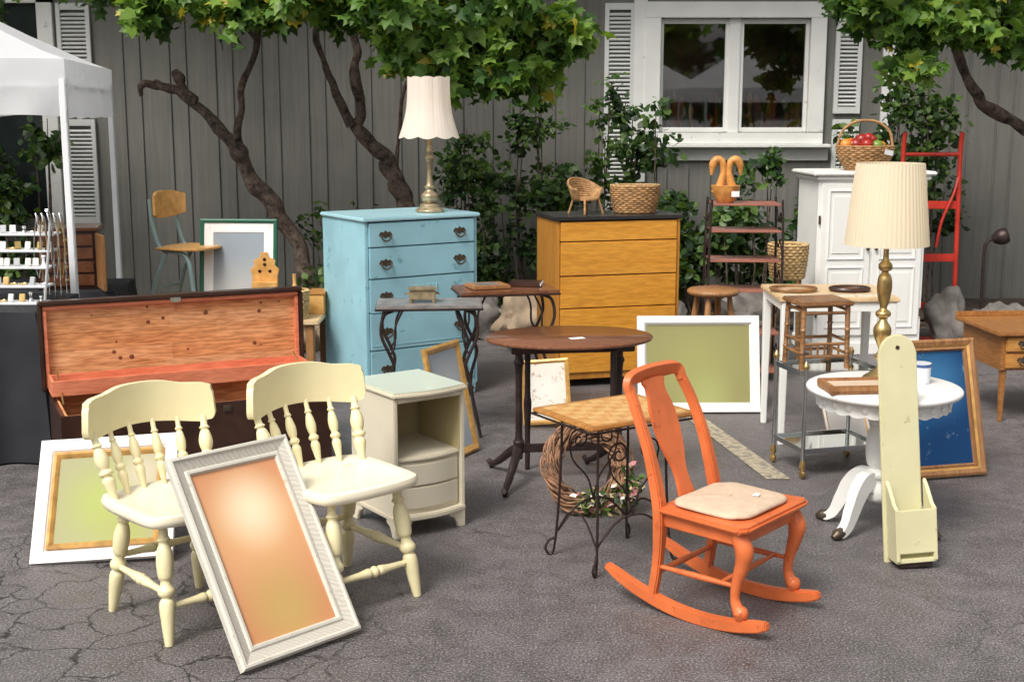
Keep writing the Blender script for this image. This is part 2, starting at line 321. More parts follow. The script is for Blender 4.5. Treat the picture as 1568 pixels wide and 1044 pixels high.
# ---------------------------------------------------------------- foliage
SH=[(0,0),(.35,.12),(.28,.34),(.52,.58),(.2,.62),(0,1),(-.2,.62),(-.52,.58),(-.28,.34),(-.35,.12)]
SH2=[(0,0),(.3,.3),(.33,.6),(0,1),(-.33,.6),(-.3,.3)]
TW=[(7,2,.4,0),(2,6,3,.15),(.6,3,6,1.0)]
def leaves(o,name,cl,n,size,mats,seed,sub=40,spread=.11,shape=SH,up=.7,off=(0,0),wts=None):
    r=random.Random(seed);V=[];F=[];mi=[];subs=[]
    tot=sum(c[6] for c in cl)
    for c in cl:
        for _ in range(max(3,int(sub*len(cl)*c[6]/tot))):
            while True:
                p=Vector((r.uniform(-1,1),r.uniform(-1,1),r.uniform(-1,1)))
                if p.length<1: break
            p=p.normalized()*(p.length**.6)
            lit_tone=max(0,min(2,int(round(1.1+p.z*.6-p.y*.5+r.gauss(0,.65)))))  # sunlit look put into leaf colour: lighter towards top and front, plus random
            ax=Vector((r.gauss(0,1),r.gauss(0,.7),r.gauss(-.3,.5))).normalized()*spread*1.6
            subs.append((Vector((c[0]-off[0]+p.x*c[3],c[1]-off[1]+p.y*c[4],c[2]+p.z*c[5])),lit_tone,ax))
    for k in range(n):
        s,lit_tone,ax=r.choice(subs)
        p=s+ax*r.uniform(-1,1)+Vector((r.gauss(0,spread*.6),r.gauss(0,spread*.6),r.gauss(0,spread*.45)))
        nrm=Vector((r.gauss(0,.6),r.gauss(-.35,.6),up+r.gauss(0,.4))).normalized()
        t=Vector((r.gauss(0,1),r.gauss(0,1),r.gauss(-.5,.5)));t=(t-nrm*t.dot(nrm)).normalized();b=nrm.cross(t)
        L=size*r.uniform(.5,1.25);i0=len(V)
        for (x,y) in shape: V.append(p+b*x*L+t*y*L-nrm*(abs(x)*.35+y*y*.25)*L)
        F.append(tuple(range(i0,i0+len(shape))))
        mi.append(r.choices(range(len(mats)),weights=(wts or TW[lit_tone][:len(mats)]))[0])
    me=bpy.data.meshes.new(name);me.from_pydata([tuple(v) for v in V],[],F)
    for m in mats: me.materials.append(m)
    me.polygons.foreach_set('material_index',mi)
    ob=bpy.data.objects.new(name,me);scene.collection.objects.link(ob);ob.parent=o.e
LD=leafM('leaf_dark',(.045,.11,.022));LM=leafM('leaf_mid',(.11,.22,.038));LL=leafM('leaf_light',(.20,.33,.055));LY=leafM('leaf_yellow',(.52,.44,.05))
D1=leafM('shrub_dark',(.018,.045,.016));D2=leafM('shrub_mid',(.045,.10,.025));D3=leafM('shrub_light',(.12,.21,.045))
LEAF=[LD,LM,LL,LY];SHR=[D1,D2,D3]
def barkM():
    m,nt,b=new('bark');tc=nt.nodes.new('ShaderNodeTexCoord').outputs['Object']
    n=noise(nt,tc,16,6,.75);o=mixc(nt,ramp(nt,n,.36,.62),(.03,.021,.016,1),(.20,.145,.11,1));nt.links.new(o,b.inputs['Base Color']);b.inputs['Roughness'].default_value=.9;bump(nt,b,n,1,.03);return m
bark=barkM()
def limb(o,name,pts,r,b0):
    rr=random.Random(len(pts)*13+int(abs(pts[0][0])*100))
    P=[Vector((p[0]-b0[0],p[1]-b0[1],p[2]))+Vector((rr.gauss(0,.014),rr.gauss(0,.012),rr.gauss(0,.012))) for p in smooth_pts(pts,3)]
    rad_=lerp_list(r,len(P));rad_=[a*rr.uniform(.78,1.16)*.9 for a in rad_]
    o.tube(name,P,rad_,bark,n=12,sub=3)
def twigs(o,cl,start,b0,seed):
    r=random.Random(seed);s=Vector(start)
    for c in cl:
        for _ in range(3):
            e=Vector((c[0]+r.uniform(-.7,.7)*c[3],c[1]+r.uniform(-.7,.7)*c[4],c[2]+r.uniform(-.9,.5)*c[5]))
            m_=s.lerp(e,.55)+Vector((r.gauss(0,.08),r.gauss(0,.08),.12))
            limb(o,'twig',[s,m_,e],[.016,.010,.004],b0)
b0=(-1.6,11);T1=O('leaning_tree',(b0[0],b0[1],0))
limb(T1,'trunk',[(-1.58,11.05,-.05),(-1.69,11,.2),(-1.80,11,.55),(-1.93,10.98,.85),(-2.15,10.95,1.12),(-2.27,10.92,1.38),(-2.40,10.9,1.58),(-2.6,10.88,1.8)],[.11,.095,.08,.075,.075,.085,.055,.05],b0)
limb(T1,'limb_broken',[(-2.58,10.88,1.79),(-2.75,10.86,1.88),(-2.9,10.85,1.92),(-3.0,10.84,1.93),(-3.06,10.84,1.85)],[.055,.05,.045,.035,.02],b0)
limb(T1,'limb_stub',[(-2.6,10.88,1.8),(-2.68,10.87,1.9),(-2.74,10.86,2.0)],[.05,.045,.05],b0)
limb(T1,'limb_up',[(-2.27,10.92,1.38),(-2.24,10.85,1.62),(-2.18,10.8,1.95),(-2.06,10.75,2.3),(-2.0,10.7,2.8),(-1.8,10.5,3.3)],[.05,.035,.03,.028,.025,.015],b0)
limb(T1,'limb_high',[(-2.06,10.75,2.3),(-2.4,10.5,2.7),(-2.9,10.2,3.0)],[.03,.022,.012],b0)
cl=[(-3.2,10.4,2.74,.5,.4,.12,.6),(-2.55,10.2,2.62,.42,.45,.15,1),(-1.95,10.3,2.55,.35,.4,.16,.9),(-2.9,10.5,3.2,1,.8,.4,1.),(-1.6,10.3,3.3,1,.8,.45,.8),(-2.2,10.,2.48,.2,.2,.12,.35),(-2.75,10.,2.45,.2,.2,.10,.3)]
twigs(T1,cl[:3],(-2.1,10.7,2.55),b0,4);leaves(T1,'crown',cl,2600,.118,LEAF,1,sub=14,spread=.085,off=b0)
b0=(-.8,11);T2=O('forked_tree',(b0[0],b0[1],0))
limb(T2,'trunk',[(-.62,11.1,-.05),(-.68,11.05,.4),(-.82,11,.8),(-.92,11,1.02),(-1.02,10.98,1.25),(-1.16,10.95,1.45),(-1.31,10.93,1.6)],[.12,.10,.09,.085,.08,.075,.055],b0)
limb(T2,'limb_right',[(-1.28,10.93,1.56),(-1.24,10.9,1.75),(-1.27,10.85,2.0),(-1.26,10.8,2.3),(-1.2,10.6,2.7),(-1.0,10.3,3.3)],[.055,.05,.045,.045,.035,.02],b0)
limb(T2,'limb_left',[(-1.31,10.93,1.6),(-1.42,10.85,1.85),(-1.55,10.8,2.15),(-1.62,10.7,2.6),(-1.9,10.5,3.1)],[.045,.038,.03,.026,.015],b0)
limb(T2,'limb_far',[(-.98,11,1.2),(-.95,11,1.6),(-.8,10.9,2.1),(-.4,10.5,2.6)],[.022,.018,.016,.012],b0)
cl=[(-1.45,10.0,2.54,.36,.5,.16,.9),(-.95,9.9,2.44,.28,.4,.18,.9),(-.6,9.8,2.25,.36,.4,.24,1.4),(-.12,9.8,2.15,.34,.4,.23,1.3),(.22,9.9,2.35,.24,.4,.16,.7),(-.45,9.6,2.6,.8,.6,.26,1.4),(.08,9.9,1.95,.15,.25,.10,.35),(-.9,10,3.1,1.3,.9,.4,1.2),(.42,9.8,2.24,.12,.2,.08,.2),(-.35,9.7,1.95,.14,.2,.10,.3),(.0,9.7,2.0,.3,.2,.05,.3)]
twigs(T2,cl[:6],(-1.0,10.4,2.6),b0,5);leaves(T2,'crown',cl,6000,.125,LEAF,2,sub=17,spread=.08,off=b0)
b0=(5.2,11);T3=O('spreading_tree',(b0[0],b0[1],0))
limb(T3,'trunk',[(5.3,11.1,-.05),(5.2,11,.6),(5.0,10.95,1.1),(4.7,10.9,1.38),(4.35,10.88,1.52),(4.1,10.85,1.63),(3.85,10.8,1.78),(3.66,10.75,2.0),(3.5,10.6,2.3),(3.3,10.3,2.8)],[.14,.12,.10,.09,.065,.06,.055,.045,.04,.02],b0)
limb(T3,'limb_up',[(5.0,10.95,1.1),(5.1,10.8,1.9),(5.0,10.5,2.9)],[.09,.07,.04],b0)
cl=[(2.62,9.9,2.54,.22,.35,.13,.7),(3.0,9.8,2.38,.28,.4,.16,.9),(3.5,9.8,2.36,.3,.4,.17,1.1),(4.0,9.9,2.40,.35,.4,.2,1.1),(4.4,10,2.2,.2,.4,.2,.4),(3.4,9.7,2.9,1.3,.8,.35,1.6),(2.95,9.7,2.1,.12,.2,.10,.2),(3.75,9.8,2.12,.14,.2,.08,.2)]
twigs(T3,cl[:5],(3.5,10.5,2.4),b0,6);leaves(T3,'crown',cl,4200,.125,LEAF,3,sub=16,spread=.08,off=b0)
b0=(-5.6,10.6);T4=O('tree',(b0[0],b0[1],0))
limb(T4,'trunk',[(-5.6,10.6,-.05),(-5.55,10.6,1),(-5.4,10.5,2),(-5.1,10.3,2.9)],[.12,.1,.07,.03],b0)
leaves(T4,'crown',[(-4.35,10.2,2.62,.5,.5,.2,1),(-5.0,10.2,3.0,.9,.8,.4,1)],1800,.115,LEAF,4,sub=24,off=b0,spread=.08)
def shrub(name,x,y,wd,hmax,nc,n,seed,size=.07,low=.1,rr=(.10,.22),mats=SHR,wts=None,sprigs=6,prof=None):
    s=O(name,(x,y,0));r=random.Random(seed);cl=[]
    for _ in range(nc):
        cx=r.uniform(-wd/2,wd/2);h=hmax*(prof(cx/wd+.5) if prof else 1);q=r.uniform(*rr);cz=max(q*.8,low+(h-low)*r.random()**.75-q*.5)
        cl.append((cx,r.uniform(-.22,.18),cz,q*1.1,q,q,q*q*30))
    for _ in range(sprigs):
        cx=r.uniform(-wd/2,wd/2);h=hmax*(prof(cx/wd+.5) if prof else 1)*r.uniform(1.0,1.2);cl.append((cx,-.05,h-.12,.05,.05,.16,.35))
    for c in cl:
        s.tube('stem',[(c[0]*.8,c[1]*.5,0),(c[0]*.95+r.uniform(-.06,.06),c[1],c[2]*.5),(c[0],c[1],c[2]+c[5]*.6)],[.010,.008,.004],bark,n=5,sub=3)
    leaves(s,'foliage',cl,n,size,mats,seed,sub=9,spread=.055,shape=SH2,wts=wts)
shrub('leafy_shrub',.33,11.35,1.75,1.62,42,9000,11,prof=lambda t:.80+.22*math.sin(t*3.1)+.12*math.sin(t*17),size=.068)
shrub('leafy_shrub',2.05,11.15,1.75,1.42,32,5000,12,size=.088,prof=lambda t:.95-.25*math.sin(t*3.1)+.15*math.sin(t*13+1),sprigs=10)
shrub('leafy_shrub',3.45,11.3,.7,1.72,10,1500,13,size=.08,low=.6)
shrub('climbing_ivy',-4.55,11.5,1.1,1.5,22,3800,14,size=.09)
shrub('leafy_shrub',-1.35,11.4,1.0,.75,9,900,15,sprigs=7)
shrub('leafy_shrub',-1.35,10.9,.5,.4,6,600,16,sprigs=2)
trr=O('tree_row',(2,-13,0))
for k in range(9): trr.tube('trunk',[(-16+4*k,0,0),(-16+4*k+.3,0,3),(-16+4*k,0,5)],[.25,.2,.1],bark,n=8,sub=3)
leaves(trr,'foliage',[(-16+4*k,0,3.3,2.2,1.4,1.9,1) for k in range(9)],2400,.8,[D1,D2,LM],21,sub=45,spread=.5)
lit=O('leaf_litter',(0,0,0))
leaves(lit,'fallen_leaves',[(x_,10.7,.014,1.2,.5,.006,1) for x_ in (-3,-1,1,3,4.5)]+[(0,7.5,.010,3.6,2.6,.004,.05)],1100,.05,[M('dry_leaf',(.22,.13,.05),.8),M('dry_leaf_pale',(.38,.29,.13),.8),D2],6,sub=60,spread=.004,shape=SH2,up=3,wts=(3,2,2))
# ---------------------------------------------------------------- rocks
rockm=M('boulder_stone',(.17,.155,.14),.9,.4,6,bs=1,bscale=18)
rockw=M('boulder_tan',(.30,.225,.15),.9,.35,6,bs=1,bscale=18)
def rock(loc,s,seed,mat):
    o=O('boulder',loc);bm=bmesh.new();bmesh.ops.create_icosphere(bm,subdivisions=4,radius=1);off=Vector((seed*3.1,seed,0))
    for v in bm.verts:
        k=1+.5*MN.noise(v.co*1.3+off)+.16*MN.noise(v.co*4+off);v.co=Vector((v.co.x*s[0]*k,v.co.y*s[1]*k,max(v.co.z,-.5)*s[2]*k))
    V=[v.co.copy() for v in bm.verts];F=[[q.index for q in f.verts] for f in bm.faces];bm.free();o.mesh('stone',V,F,mat,ang=45)
for i_,(l,s,m_) in enumerate([((3.30,9.75,.12),(.15,.15,.24),rockm),((3.60,9.6,.10),(.24,.16,.22),rockm),((3.95,9.9,.08),(.22,.2,.15),rockm),((.10,9.7,.16),(.22,.2,.22),rockw),((-.22,10.0,.12),(.2,.2,.2),rockm),((-1.52,9.5,.1),(.2,.2,.2),rockw),((2.0,10.4,.1),(.3,.2,.2),rockm),((1.1,10.2,.1),(.25,.2,.2),rockm)]): rock(l,s,i_+1,m_)
# ---------------------------------------------------------------- picture frames
def frame(name,loc,rz,lean,w,h,prof,mats,fill,ry=0):
    o=O(name,loc,rz,-lean,ry);o.rects('frame',w,h,prof,mats,fill);return o
def silverM():
    m,nt,b=new('ivory_carved_frame');tc=nt.nodes.new('ShaderNodeTexCoord').outputs['Object']
    wv=nd(nt,'ShaderNodeTexWave',Scale=34.,Distortion=5.);wv.bands_direction='DIAGONAL';nt.links.new(tc,wv.inputs['Vector'])
    o=mixc(nt,wv.outputs['Fac'],(.52,.48,.40,1),(.62,.58,.50,1));nt.links.new(o,b.inputs['Base Color']);b.inputs['Roughness'].default_value=.55;bump(nt,b,wv.outputs['Fac'],.35,.002);return m
sil=silverM();silp=M('ivory_frame_plain',(.62,.59,.51),.5,.06,10,wear=(.48,.42,.32),weark=.62)
frame('ornate_framed_picture',(-.685,4.01,.005),45.8,33.4,.474,.727,[(0,0),(0,-.02),(.006,-.03),(.014,-.032),(.02,-.024),(.05,-.014),(.056,-.019),(.064,-.019),(.07,-.008)],[silp,silp,silp,silp,sil,silp,silp,silp],art('sunset_print',(.62,.25,.13),[(0,.44,.38,(.80,.46,.22)),(0,.15,.24,(.58,.38,.13)),(.01,.50,.18,(.92,.76,.52))],rough=.5))
fw=frame('white_framed_landscape',(-1.60,4.87,.005),3,38,.55,.52,[(0,0),(0,-.025),(.045,-.02),(.05,-.012),(.055,-.010)],[whitef],None,ry=-3)
fw.rects('inner_wood_frame',.44,.41,[(0,-.009),(0,-.022),(.012,-.026),(.02,-.02),(.026,-.011)],[gold],art('green_landscape_print',(.36,.35,.20),[(0,.24,.26,(.38,.43,.13)),(.08,.12,.16,(.37,.39,.13)),(.14,.36,.14,(.52,.46,.34))],rough=.8),z0=.055,back=False)
frame('white_framed_canvas',(1.085,7.40,.005),1,14,.71,.56,[(0,0),(0,-.03),(.04,-.03),(.05,-.02),(.055,-.012)],[whitef],art('olive_print',(.27,.25,.105),[(0,.25,.42,(.32,.31,.115)),(.05,.1,.2,(.35,.37,.14))]))
frame('blue_seascape_painting',(2.06,6.05,.005),14,16,.46,.66,[(0,0),(0,-.03),(.012,-.036),(.03,-.03),(.04,-.022),(.05,-.026),(.058,-.01)],[oak,oak,oak,gold,oak,oak],art('seascape',(.008,.05,.15),[(0,.45,.25,(.05,.19,.38)),(-.1,.3,.15,(.01,.09,.24))],rough=.4,nz=(13,.60,(.30,.42,.55))))
frame('gold_framed_picture',(-.265,6.42,.005),62,12,.34,.58,[(0,0),(0,-.02),(.012,-.026),(.03,-.018),(.036,-.01)],[gold],art('blue_print',(.42,.47,.52),[(0,.3,.25,(.70,.72,.70))],nz=(9,.55,(.5,.45,.35))))
frame('small_framed_print',(.20,7.05,.02),-6,14,.27,.36,[(0,0),(0,-.015),(.012,-.02),(.024,-.01)],[gold],art('pale_print',(.70,.66,.58),[(0,.18,.13,(.75,.72,.66))],nz=(22,.56,(.42,.26,.18))),ry=-5)
frame('small_white_frame',(1.78,6.66,.004),8,35,.24,.24,[(0,0),(0,-.012),(.012,-.014),(.02,-.008)],[gold,whitef],art('blank_print',(.60,.57,.53),[]))
# ---------------------------------------------------------------- windsor chairs
def windsor(loc,rz,sc=1):
    o=O('windsor_chair',loc,rz,sc=sc)
    ol=[(-.19,.19),(-.10,.215),(0,.22),(.10,.215),(.19,.19),(.215,.10),(.212,-.05),(.205,-.15),(.18,-.195),(.10,-.215),(0,-.22),(-.10,-.215),(-.18,-.195),(-.205,-.15),(-.212,-.05),(-.215,.10)]
    ol=[(p.x,p.y) for p in smooth_pts([(a,b,0) for a,b in ol],3,True)]
    V=[];F=[];rings=[(.9,.392),(1.0,.40),(1.02,.412),(1.02,.422),(1.0,.433),(.94,.437),(.8,.430),(.55,.421),(.25,.420)];n=len(ol)
    for s_,z in rings:
        for (x,y) in ol: V.append((x*s_,y*s_,z))
    for i in range(len(rings)-1):
        for k in range(n): F.append((i*n+k,i*n+(k+1)%n,(i+1)*n+(k+1)%n,(i+1)*n+k))
    F.append(tuple(range(n))[::-1]);F.append(tuple((len(rings)-1)*n+k for k in range(n)))
    o.mesh('seat',V,F,creamseat,ang=50)
    leg=[(0,.014),(.06,.017),(.18,.022),(.3,.026),(.36,.024),(.39,.017),(.41,.026),(.45,.029),(.49,.02),(.53,.018),(.56,.025),(.68,.029),(.78,.024),(.83,.016),(.86,.023),(.89,.016),(1,.015)]
    T={}
    for nm,x,y in (('front_left',-1,-1),('front_right',1,-1),('back_left',-1,1),('back_right',1,1)):
        a=Vector((x*.17,y*.21,0));b=Vector((x*.135,y*.135,.40));o.turn('leg_'+nm,a,b,leg,cream);T[nm]=(a,b)
    st=[(0,.009),(.12,.011),(.3,.013),(.42,.018),(.45,.014),(.5,.021),(.55,.014),(.58,.018),(.7,.013),(.88,.011),(1,.009)]
    def at(n_,z): a,b=T[n_];return a+(b-a)*(z/.40)
    o.turn('stretcher_left',at('front_left',.17),at('back_left',.17),st,cream);o.turn('stretcher_right',at('front_right',.17),at('back_right',.17),st,cream)
    o.turn('stretcher_front',at('front_left',.125),at('front_right',.125),st,cream);o.turn('stretcher_back',at('back_left',.21),at('back_right',.21),st,cream)
    xs=[-.245,-.235,-.20,-.14,-.07,0,.07,.14,.20,.235,.245];P=[];H=[]
    tp={.245:.738,.235:.762,.20:.770,.14:.772,.07:.786,0:.788};bt={.245:.662,.235:.636,.20:.628,.14:.634,.07:.640,0:.642}
    def yc(x): return .28-1.7*x*x
    for x in xs: P.append((x,yc(x),(tp[abs(x)]+bt[abs(x)])/2));H.append((tp[abs(x)]-bt[abs(x)])/2)
    o.tube('crest_rail',P,[.012]*len(P),cream,sub=4,flat=H,up=(0,0,1),rect=True,bev=.006)
    sp=[(0,.009),(.08,.010),(.2,.014),(.3,.017),(.36,.012),(.39,.018),(.43,.018),(.46,.012),(.52,.016),(.62,.018),(.74,.013),(.78,.009),(.81,.014),(.85,.009),(1,.009)]
    for i,x in enumerate((-.21,-.13,-.045,.045,.13,.21)):
        yb=.185-1.6*x*x;k=1.4 if i in (0,5) else 1
        o.turn('spindle',(x*.86,yb,.425),(x,yc(x)-.004,.65),[(t,r*k) for t,r in sp],cream,n=14)
windsor((-1.145,4.335,0),42);windsor((-.62,4.555,0),43,1.03)
# ---------------------------------------------------------------- rocking chair
rc=O('rocking_chair',(.75,4.405,0),50,sc=.965)
def rz_(y): return .022+.60*(y+.03)**2
for sx,nm in ((-1,'left'),(1,'right')):
    x=sx*.19
    ys=[-.29,-.24,-.15,-.05,.05,.15,.25,.33,.39]
    rc.tube('rocker_'+nm,[(x,y,rz_(y)) for y in ys],[.017]*9,orange,sub=3,flat=[.014,.021,.023,.024,.024,.024,.023,.02,.012],up=(0,0,1),rect=True,bev=.005)
    rc.tube('front_leg_'+nm,[(x,-.155,.375),(x,-.175,.34),(x,-.190,.305),(x,-.182,.25),(x,-.165,.19),(x,-.158,.135),(x,-.168,.10),(x,-.182,.083),(x,-.178,.065)],[.026,.031,.033,.026,.02,.017,.02,.028,.022],orange,n=14,sub=4)
    rc.tube('back_post_'+nm,[(x,.185,.055),(x,.165,.18),(x,.158,.34),(x*.98,.175,.45),(x*.97,.215,.59),(x*.95,.27,.72),(x*.90,.312,.80)],[.017,.017,.02,.02,.019,.018,.018],orange,sub=4,flat=[.016,.017,.022,.022,.018,.016,.015],up=(1,0,0),rect=True,bev=.005)
    rc.tube('side_stretcher_'+nm,[(x,-.16,.175),(x,0,.175),(x,.165,.175)],[.008,.012,.008],orange,n=10,sub=3)
rc.tube('front_stretcher',[(-.19,-.10,.175),(0,-.10,.175),(.19,-.10,.175)],[.008,.012,.008],orange,n=10,sub=3)
rc.tube('back_stretcher',[(-.19,.168,.15),(0,.168,.15),(.19,.168,.15)],[.009,.012,.009],orange,n=10,sub=3)
rc.tube('crest_rail',[(-.170,.308,.79),(-.168,.322,.824),(-.145,.330,.838),(-.08,.340,.840),(0,.344,.840),(.08,.340,.840),(.145,.330,.838),(.168,.322,.824),(.170,.308,.79)],[.017,.019,.023,.026,.028,.026,.023,.019,.017],orange,sub=4,flat=[.014]*9,up=(0,1,.3),rect=True,bev=.006)
sp=[(-.045,0),(-.043,.05),(-.040,.09),(-.046,.13),(-.064,.18),(-.078,.25),(-.080,.31),(-.074,.36),(-.060,.40),(-.060,.43),(-.066,.46)]
poly=sp+[(-a,b) for a,b in sp[::-1]]
poly=[(p.x,p.y) for p in smooth_pts([(a,b,0) for a,b in poly],2,True)]
rc.prism('splat',poly,.013,orange,M4=Matrix.Translation((0,.163,.39))@Matrix.Rotation(rad(-21.5),4,'X'),bev=.003)
rc.plate('seat_frame',[(-.210,.17),(.210,.17),(.245,-.195),(.21,-.22),(-.21,-.22),(-.245,-.195)],.378,.402,orange,.009)
rc.plate('seat_apron',[(-.19,.155),(.19,.155),(.212,-.188),(-.212,-.188)],.328,.380,orange,.004)
V=[];F=[];ns=28
pr=[(.01,.4035),(.90,.4035),(.99,.408),(1.0,.413),(.985,.419),(.93,.424),(.8,.428),(.4,.431),(.02,.431)]
for s_,z in pr:
    for k in range(ns):
        a=2*math.pi*k/ns;ca,sa=math.cos(a),math.sin(a);e=.42
        V.append((s_*.185*math.copysign(abs(ca)**e,ca),s_*.160*math.copysign(abs(sa)**e,sa)-.02,z+.002*math.sin(7*a)*s_+.0015*math.sin(3*a+1)))
for i in range(len(pr)-1):
    for k in range(ns): F.append((i*ns+k,i*ns+(k+1)%ns,(i+1)*ns+(k+1)%ns,(i+1)*ns+k))
rc.mesh('seat_cushion',V,F,linen,ang=70)
rc.box('price_tag',(.06,-.09,.4345),(.035,.022,.001),paper,0,rot=(0,0,15))
# ---------------------------------------------------------------- chests of drawers
def handle(o,x,y,z,mat,kind,k=1.):
    if kind=='bail':
        P=[(-.030,0),(-.02,.013),(-.008,.010),(0,.018),(.008,.010),(.02,.013),(.030,0),(.02,-.010),(.008,-.008),(0,-.016),(-.008,-.008),(-.02,-.010)]
        o.prism('pull_plate',[(a*k,b*k) for a,b in P],.004,mat,M4=Matrix.Translation((x,y-.002,z)),bev=.001)
        o.tube('pull_bail',[(x-.02*k,y-.006,z),(x-.018*k,y-.016,z-.014*k),(x,y-.018,z-.024*k),(x+.018*k,y-.016,z-.014*k),(x+.02*k,y-.006,z)],.0035*k,mat,n=6,sub=3)
    else: o.turn('knob',(x,y,z),(x,y-.025,z),[(0,.006),(.4,.005),(.6,.013),(.9,.012),(1,.004)],mat,n=14,sub=2)
def dresser(name,loc,rz,Wd,Dp,H,body,top,rows,front,gapm,hm=None,kind='bail',hx=.33,foot=.07,over=.015,side=None):
    o=O(name,loc,rz);side=side or body;t=.022
    for sx in(-1,1):
        o.box('side_panel',(sx*(Wd/2-t/2),.004,(H+foot)/2-.01),(t,Dp-.008,H-foot-.02),side,.003)
        for sy in(-1,1): o.box('foot',(sx*(Wd/2-.03),sy*(Dp/2-.035),foot/2+.01),(.05,.055,foot+.02),side,.005,tp=(.7,.7))
    o.box('back_panel',(0,Dp/2-.012,(H+foot)/2),(Wd-2*t,.012,H-foot-.03),side,0)
    o.box('carcass_inner',(0,.01,(H+foot)/2),(Wd-2*t-.004,Dp-.06,H-foot-.04),gapm,0)
    o.box('top',(0,-.004,H-.012),(Wd+2*over,Dp+over,.024),top,.006)
    o.box('base_rail',(0,-Dp/2+.022,foot+.015),(Wd-2*t,.03,.05),body,.003)
    z=H-.03
    for i,h in enumerate(rows):
        zc=z-h/2
        o.box('drawer_front',(R.uniform(-.001,.001),-Dp/2+.008+R.uniform(-.002,.002),zc),(Wd-2*t-.006,.022,h-.006),front,.003)
        if hm:
            for sx in(-1,1): handle(o,sx*hx*Wd,-Dp/2-.003,zc,hm,kind,1.5)
        z-=h
    return o
bd=dresser('blue_chest_of_drawers',(-.687,7.98,0),33,.76,.58,1.12,blue,bluetop,[.145,.185,.20,.225,.225],blue,gapb,bronze)
for k in range(9): bd.box('carved_flute',((k-4)*.022,-.292,.685),(.010,.010,.055),blue,.003)
for z in (.565,.365,.14): bd.box('moulding',(0,-.288,z),(.70,.012,.010),blue,.003)
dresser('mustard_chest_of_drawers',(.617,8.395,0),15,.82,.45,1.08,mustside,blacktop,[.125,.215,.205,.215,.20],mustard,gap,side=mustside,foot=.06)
ar=O('white_armoire',(2.52,9.45,0),5,sc=1.02)
ar.box('carcass',(0,0,.66),(.77,.45,1.16),white,.004);ar.box('plinth',(0,0,.045),(.79,.47,.09),white,.006)
ar.box('cornice_lower',(0,-.004,1.235),(.81,.49,.03),white,.008);ar.box('cornice_top',(0,-.006,1.266),(.87,.53,.028),white,.009)
for sx in(-1,1):
    cx=sx*.185
    ar.box('door',(cx,-.232,.67),(.355,.018,1.06),white,.004)
    for (z0,z1) in((.20,.62),(.68,1.15)):
        for n_,c,d in(('bead',(cx-.125,-.243,(z0+z1)/2),(.012,.012,z1-z0)),('bead',(cx+.125,-.243,(z0+z1)/2),(.012,.012,z1-z0)),('bead',(cx,-.243,z0),(.262,.012,.012)),('bead',(cx,-.243,z1),(.262,.012,.012))): ar.box(n_,c,d,white,.003)
        ar.box('raised_panel',(cx,-.241,(z0+z1)/2),(.20,.01,z1-z0-.07),white,.004)
    handle(ar,sx*.03,-.241,.75,bronze,'knob')
    for z in(.3,.95): ar.box('hinge',(sx*.375,-.238,z),(.012,.014,.06),bronze,.002)
ns_=O('cream_nightstand',(-.444,5.385,0),35);Wd,Dp=.34,.37
def bow(w,d,b,n=10):
    return [(w/2,d/2),(-w/2,d/2)]+[(-w/2+w*i/n,-d/2-b*math.sin(math.pi*i/n)) for i in range(n+1)]
ns_.plate('top',bow(Wd+.02,Dp+.02,.03),.592,.612,greige,.006)
ns_.plate('glass_top',bow(Wd-.0,Dp-.0,.03),.6125,.617,M('pale_glass',(.60,.66,.55),.15,.02,bs=0),.001)
for sx in(-1,1): ns_.box('side',(sx*(Wd/2-.009),0,.33),(.018,Dp,.52),greige,.003)
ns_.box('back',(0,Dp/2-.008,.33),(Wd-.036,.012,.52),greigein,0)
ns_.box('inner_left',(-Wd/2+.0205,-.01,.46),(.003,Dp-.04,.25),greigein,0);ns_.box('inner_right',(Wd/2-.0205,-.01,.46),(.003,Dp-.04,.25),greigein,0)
ns_.box('upper_rail',(0,-Dp/2+.006,.580),(Wd-.036,.02,.022),greige,.004)
ns_.plate('shelf',bow(Wd-.036,Dp-.03,.028),.318,.336,greige,.005)
ns_.plate('drawer_case',bow(Wd-.038,Dp-.05,.022),.09,.316,greige,.003)
ns_.plate('drawer_upper',bow(Wd-.05,Dp-.03,.026),.213,.306,greige,.004);ns_.plate('drawer_lower',bow(Wd-.05,Dp-.03,.026),.115,.207,greige,.004)
ns_.plate('base_moulding',bow(Wd+.006,Dp+.006,.03),.072,.095,greige,.005)
for sx in(-1,1):
    for sy in(-1,1):
        bf=[(0,0),(.035,0),(.04,.02),(.055,.045),(.08,.055),(.08,.075),(0,.075)]
        ns_.prism('bracket_foot',[(sx*(Wd/2-a),b) for a,b in bf],.02,greige,M4=Matrix.Translation((0,sy*(Dp/2-.008),0)),bev=.003)
        ns_.prism('bracket_foot_side',[(sy*(Dp/2-a),b) for a,b in bf],.016,greige,M4=Matrix.Translation((sx*(Wd/2-.0095),0,-.0005))@Matrix.Rotation(rad(90),4,'Z'),bev=.003)
